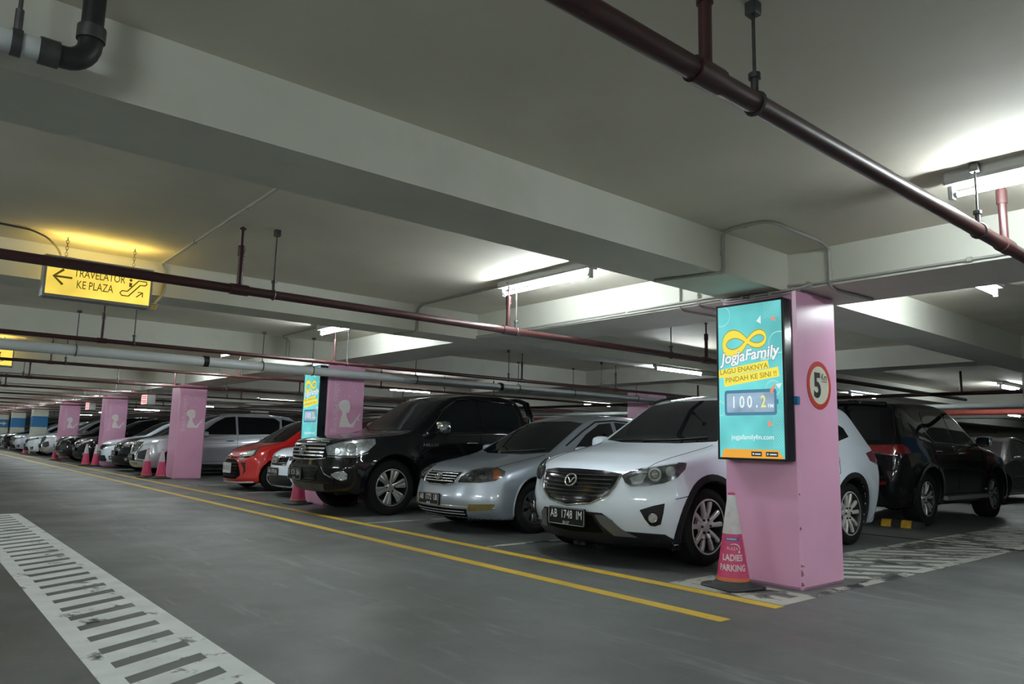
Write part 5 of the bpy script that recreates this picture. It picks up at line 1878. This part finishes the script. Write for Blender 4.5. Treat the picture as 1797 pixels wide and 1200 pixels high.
N_.mirrors(1.5, .93, 1.08, P_VAN)
N_.handle(2.10, .92, CHROME)
N_.handle(3.0, .97, CHROME)
N_.patch('sill_trim', [(1.25, .21), (3.26, .21), (3.26, .31), (1.25, .31)], 'right', BLACKPLA, off=.006, mirror=True)
N_.wheels((5, 'twin'), rim_r=.21)

# ---- a black saloon-like people carrier used along the far row, each copy repainted
G = CarBuild(CarShape(4.45, .86, .32, (.85, 3.50),
             top=((-1, .25), (-.02, .55), (.03, .72), (.08, .79), (.3, .88), (.8, .97), (1.05, 1.02), (1.7, 1.40), (2.0, 1.53), (2.4, 1.60), (3.0, 1.61), (3.8, 1.55), (4.1, 1.45), (4.35, 1.05), (4.45, .9), (4.5, .6), (5.4, .3)),
             belt=((0, .80), (.9, .92), (1.3, .97), (2.5, 1.03), (4.0, 1.08)), side=SIDE, tumble=.38,
             nose=((0, .14), (.2, .06), (.28, 0), (.45, .01), (.6, .04), (.78, .07), (.9, .2)), tail=((0, .1), (.4, 0), (.9, .05), (1.2, .1)), cf=.32, cr=.13, zb=.18, sig=.05, pf=(.88, .05), flare=.015, arch=.045, tw=.2),
             'parked_car', 'black car with chrome-edged nose between the silver van and the white one left of it', -.42, 20.35, h=.045, paint=P_BLACK)
G.body((('hood', lambda x, y, z: (x < 1.05) & (np.abs(y) < .6) & (z > .80)),))
generic_glass(G, 1.0, 1.60, 1.38, 2.36, 4.22)
generic_front(G, grille_z=(.76, .60), low=(.42, .22), head=((.36, .76), (.62, .81), (.82, .86), (.80, .76), (.60, .70), (.38, .68)))
G.plate(0, .51, 'AB 1508 HE', '', out=.02)
G.mirrors(1.45, .92, 1.04, P_BLACK)
G.wheels((5, 'twin'), rim_r=.20)


def repaint(src, x, y, paint, label, rz=0.0, group=None):
    r = copy_tree(src.root)
    r.location = (x, y, 0)
    r.rotation_euler = (0, 0, rz)
    r['label'] = label
    if group:
        r['group'] = group

    def rec(o):
        for c in o.children:
            if c.type == 'MESH' and c.data.materials and c.data.materials[0] == src.paint and paint != src.paint:
                c.material_slots[0].link = 'OBJECT'
                c.material_slots[0].material = paint
            rec(c)
    rec(r)
    return r


repaint(V, -.30, 22.75, P_WHITE, 'white car with two cones at its left, right of the fourth pink column')
repaint(G, -.46, 26.0, P_BLACK, 'black car with large pale headlights beyond the fourth pink column')
repaint(N_, -.62, 28.5, P_BLACK, 'tall black people carrier with chrome nose in front of the purple column')
repaint(G, -.30, 30.9, P_GREY, 'dark grey car tucked behind the black people carrier')
repaint(N_, -.40, 34.0, P_VAN, 'silver people carrier left of the purple column')
repaint(V, -.62, 36.6, P_WHITE, 'white car in front of the first blue-banded column')
repaint(G, -.30, 39.0, P_GREY, 'dark car between the first two blue-banded columns')
repaint(V, -.50, 42.2, P_LILAC, 'pale lilac car in front of the middle blue-banded column')
repaint(G, -.30, 44.8, P_VAN, 'small silver car between the far blue-banded columns')
repaint(N_, -.45, 47.0, P_BLACK, 'black car before the arrow column at the far left')
repaint(G, -.35, 50.2, P_VAN, 'silver car glimpsed past the arrow column at the far left')
repaint(G, -.35, 52.8, P_GREY, 'last dark car of the row at the far left edge')
# second row, tail to tail with the first
repaint(G, 9.7, 18.0, P_BLACK, 'black car in the second row behind the silver van', PI)
repaint(N_, 9.8, 12.3, P_GREY, 'dark grey people carrier in the second row behind the red hatchback', PI)
repaint(G, 9.7, 28.3, P_GREY, 'dark car of the second row beyond the fourth pink column', PI)
repaint(A, 12.0, 3.22, P_GREY, 'dark grey car at the right edge beyond the nose of the black suv')

# ------------------------------------------------------------------ cones
CONEP = M('cone_pink', (0.60, 0.055, 0.16), 0.42, noise=.08, nscale=9, stain=((.55, .12, .16), 9, .4))
CONEW = M('cone_white_sleeve', (0.62, 0.60, 0.61), 0.5, noise=.05, nscale=9, stain=((.60, .20, .30), 14, .5))
CONEO = M('cone_orange_rim', (0.62, 0.16, 0.06), 0.45, noise=.1, nscale=9)
RUBBER = M('cone_rubber', (0.025, 0.026, 0.029), 0.7, noise=.2, nscale=15)
CONEL = M('cone_lettering', (0.72, 0.62, 0.66), 0.5, noise=.05)


def cone_obj(x, y, rz, label, group=None, sleeve=True, words=False, face=0.0):
    root = thing('traffic_cone', label, 'cone', (x, y, 0), rz, group)
    hb, ht, rb, rtp = .055, .70, .122, .026
    rad = lambda z: rb + (rtp - rb) * (z - hb) / (ht - hb)
    b = MB()
    w_ = .185
    rings = []
    for z, s in ((0, .96), (.012, 1.0), (.022, .97)):
        c = .035
        q = w_ * s
        rings.append([(q - c, -q, z), (q, -q + c, z), (q, q - c, z), (q - c, q, z), (-q + c, q, z), (-q, q - c, z), (-q, -q + c, z), (-q + c, -q, z)])
    rings.append([(p[0] * .84, p[1] * .84, .030) for p in rings[0]])
    b.loft(rings, True)
    b.lathe([(.165, .026), (.150, .034), (.130, .05), (rb + .004, hb + .004), (.05, hb + .004)], 32)
    b.build('cone_base', RUBBER, root, smooth=40)
    MB().lathe([(rad(hb), hb), (rad(.39 if sleeve else ht), .39 if sleeve else ht), (.01, .39 if sleeve else ht)] if not sleeve else
               [(rad(hb), hb), (rad(.42), .42), (rad(.42) * .8, .42), (.01, .42)], 32).build('cone_body', CONEP, root, smooth=50)
    MB().lathe([(rad(hb) + .002, hb), (rad(hb + .028) + .002, hb + .028), (rad(hb + .03) - .002, hb + .03), (.05, hb)], 32).build('cone_rim', CONEO, root, smooth=50)
    if sleeve:
        MB().lathe([(rad(.40) + .0015, .40), (rad(.55) + .0025, .55), (rad(.685) + .001, .685), (rad(.69) - .004, .69), (.01, .69)], 32).build('cone_sleeve', CONEW, root, smooth=50)
    MB().lathe([(rad(.685), .68), (rtp, ht), (rtp * .7, ht + .004), (rtp * .6, ht - .03)], 24).build('cone_tip', CONEP, root, smooth=50)
    if words:
        def wrap(vs, fs, z0, mb):
            out = []
            for u, v in vs:
                z = z0 + v
                r = rad(z) + .0012
                a = face + u / r
                out.append((r * math.cos(a), r * math.sin(a), z))
            mb.add(out, fs)
        # text advances with +angle reversed so that it reads from outside
        def put(s, size, z0, mb, sx=1.0, bold=.012, u0=0):
            vs, fs = text2d(s, size, bold)
            # cut long faces finely enough by keeping letters small relative to the radius
            wrap([((u * sx + u0), v) for u, v in vs], fs, z0, mb)
        t = MB()
        put('LADIES', .064, .228, t, .80, .028)
        put('PARKING', .064, .155, t, .80, .028)
        put('PLAZA', .030, .295, t, .95, 0)
        arc = [(.045 * math.cos(a) + .012, .295 - .0 + .034 * math.sin(a)) for a in np.linspace(-.5, 2.2, 14)]
        vs, fs = band2(arc, [.006 * math.sin(PI * (i + .5) / 14) + .002 for i in range(14)])
        wrap(vs, fs, 0, t)
        wrap(circle2(.052, .272, .009, 10), [tuple(range(10))], 0, t)
        t.build('cone_lettering', CONEL, root)
        l = MB()
        nq = 8
        vs = [(-.052 + .104 * i / nq, z) for z in (.350, .376) for i in range(nq + 1)]
        wrap(vs, [(i, i + 1, i + nq + 2, i + nq + 1) for i in range(nq)], 0, l)
        lo = l.build('cone_label', M('label_blue', (.05, .09, .34), .4, noise=.1), root)
        l = MB()
        for i in range(7):
            vs = [(-.042 + .011 * i + d, z) for z in (.357, .369) for d in (0, .007)]
            wrap(vs, [(0, 1, 3, 2)], .0006, l)
        l.build('label_print', CONEL, lo)
    return root


fa = math.atan2(CAM[1] - .36, CAM[0] + .33)
cone_obj(-.325, .385, -.2, 'pink and white ladies parking cone at the foot of the near column', words=True, face=fa + .2)
cone_obj(-.21, 8.42, .2, 'pink cone under the nose of the black pickup')
cone_obj(-.42, 16.70, .1, 'left cone of the pair before the third pink column')
cone_obj(-.21, 16.24, .1, 'right cone of the pair before the third pink column')
cone_obj(-.42, 24.05, .1, 'left cone of the pair beside the fourth pink column')
cone_obj(-.22, 23.62, .1, 'right cone of the pair beside the fourth pink column')
cone_obj(-.45, 29.55, .1, 'faded cone at the foot of the tall black people carrier')
cone_obj(-.40, 38.0, .1, 'faded cone near the first blue-banded column')

# ------------------------------------------------------------------ wheel stops
RUBB = M('stop_black', (0.02, 0.02, 0.02), 0.6, noise=.2, nscale=20)
YELB = M('stop_yellow', (0.62, 0.36, 0.03), 0.5, noise=.15, nscale=20, stain=((.2, .14, .05), 12, .5))


def wheel_stop(x, y0, label, n=5, w=.135):
    root = thing('wheel_stop', label, 'wheel stop', (x, y0, 0))
    prof = [(-.075, 0), (-.072, .03), (-.045, .085), (-.02, .10), (.02, .10), (.045, .085), (.072, .03), (.075, 0)]
    for i in range(n):
        mb = MB()
        a, b = i * w, (i + 1) * w
        k = .85 if i in (0, n - 1) else 1
        r0 = [(u * (k if i == 0 else 1), a, v * (k if i == 0 else 1)) for u, v in prof]
        r1 = [(u * (k if i == n - 1 else 1), b, v * (k if i == n - 1 else 1)) for u, v in prof]
        mb.loft([r0, r1], True)
        o = mb.build('stop_segment', YELB if i % 2 else RUBB, root, smooth=40)
        if i % 2:
            o['label'] = 'yellow segment of the wheel stop'


wheel_stop(5.66, 1.30, 'black and yellow wheel stop behind the rear wheel of the black suv')
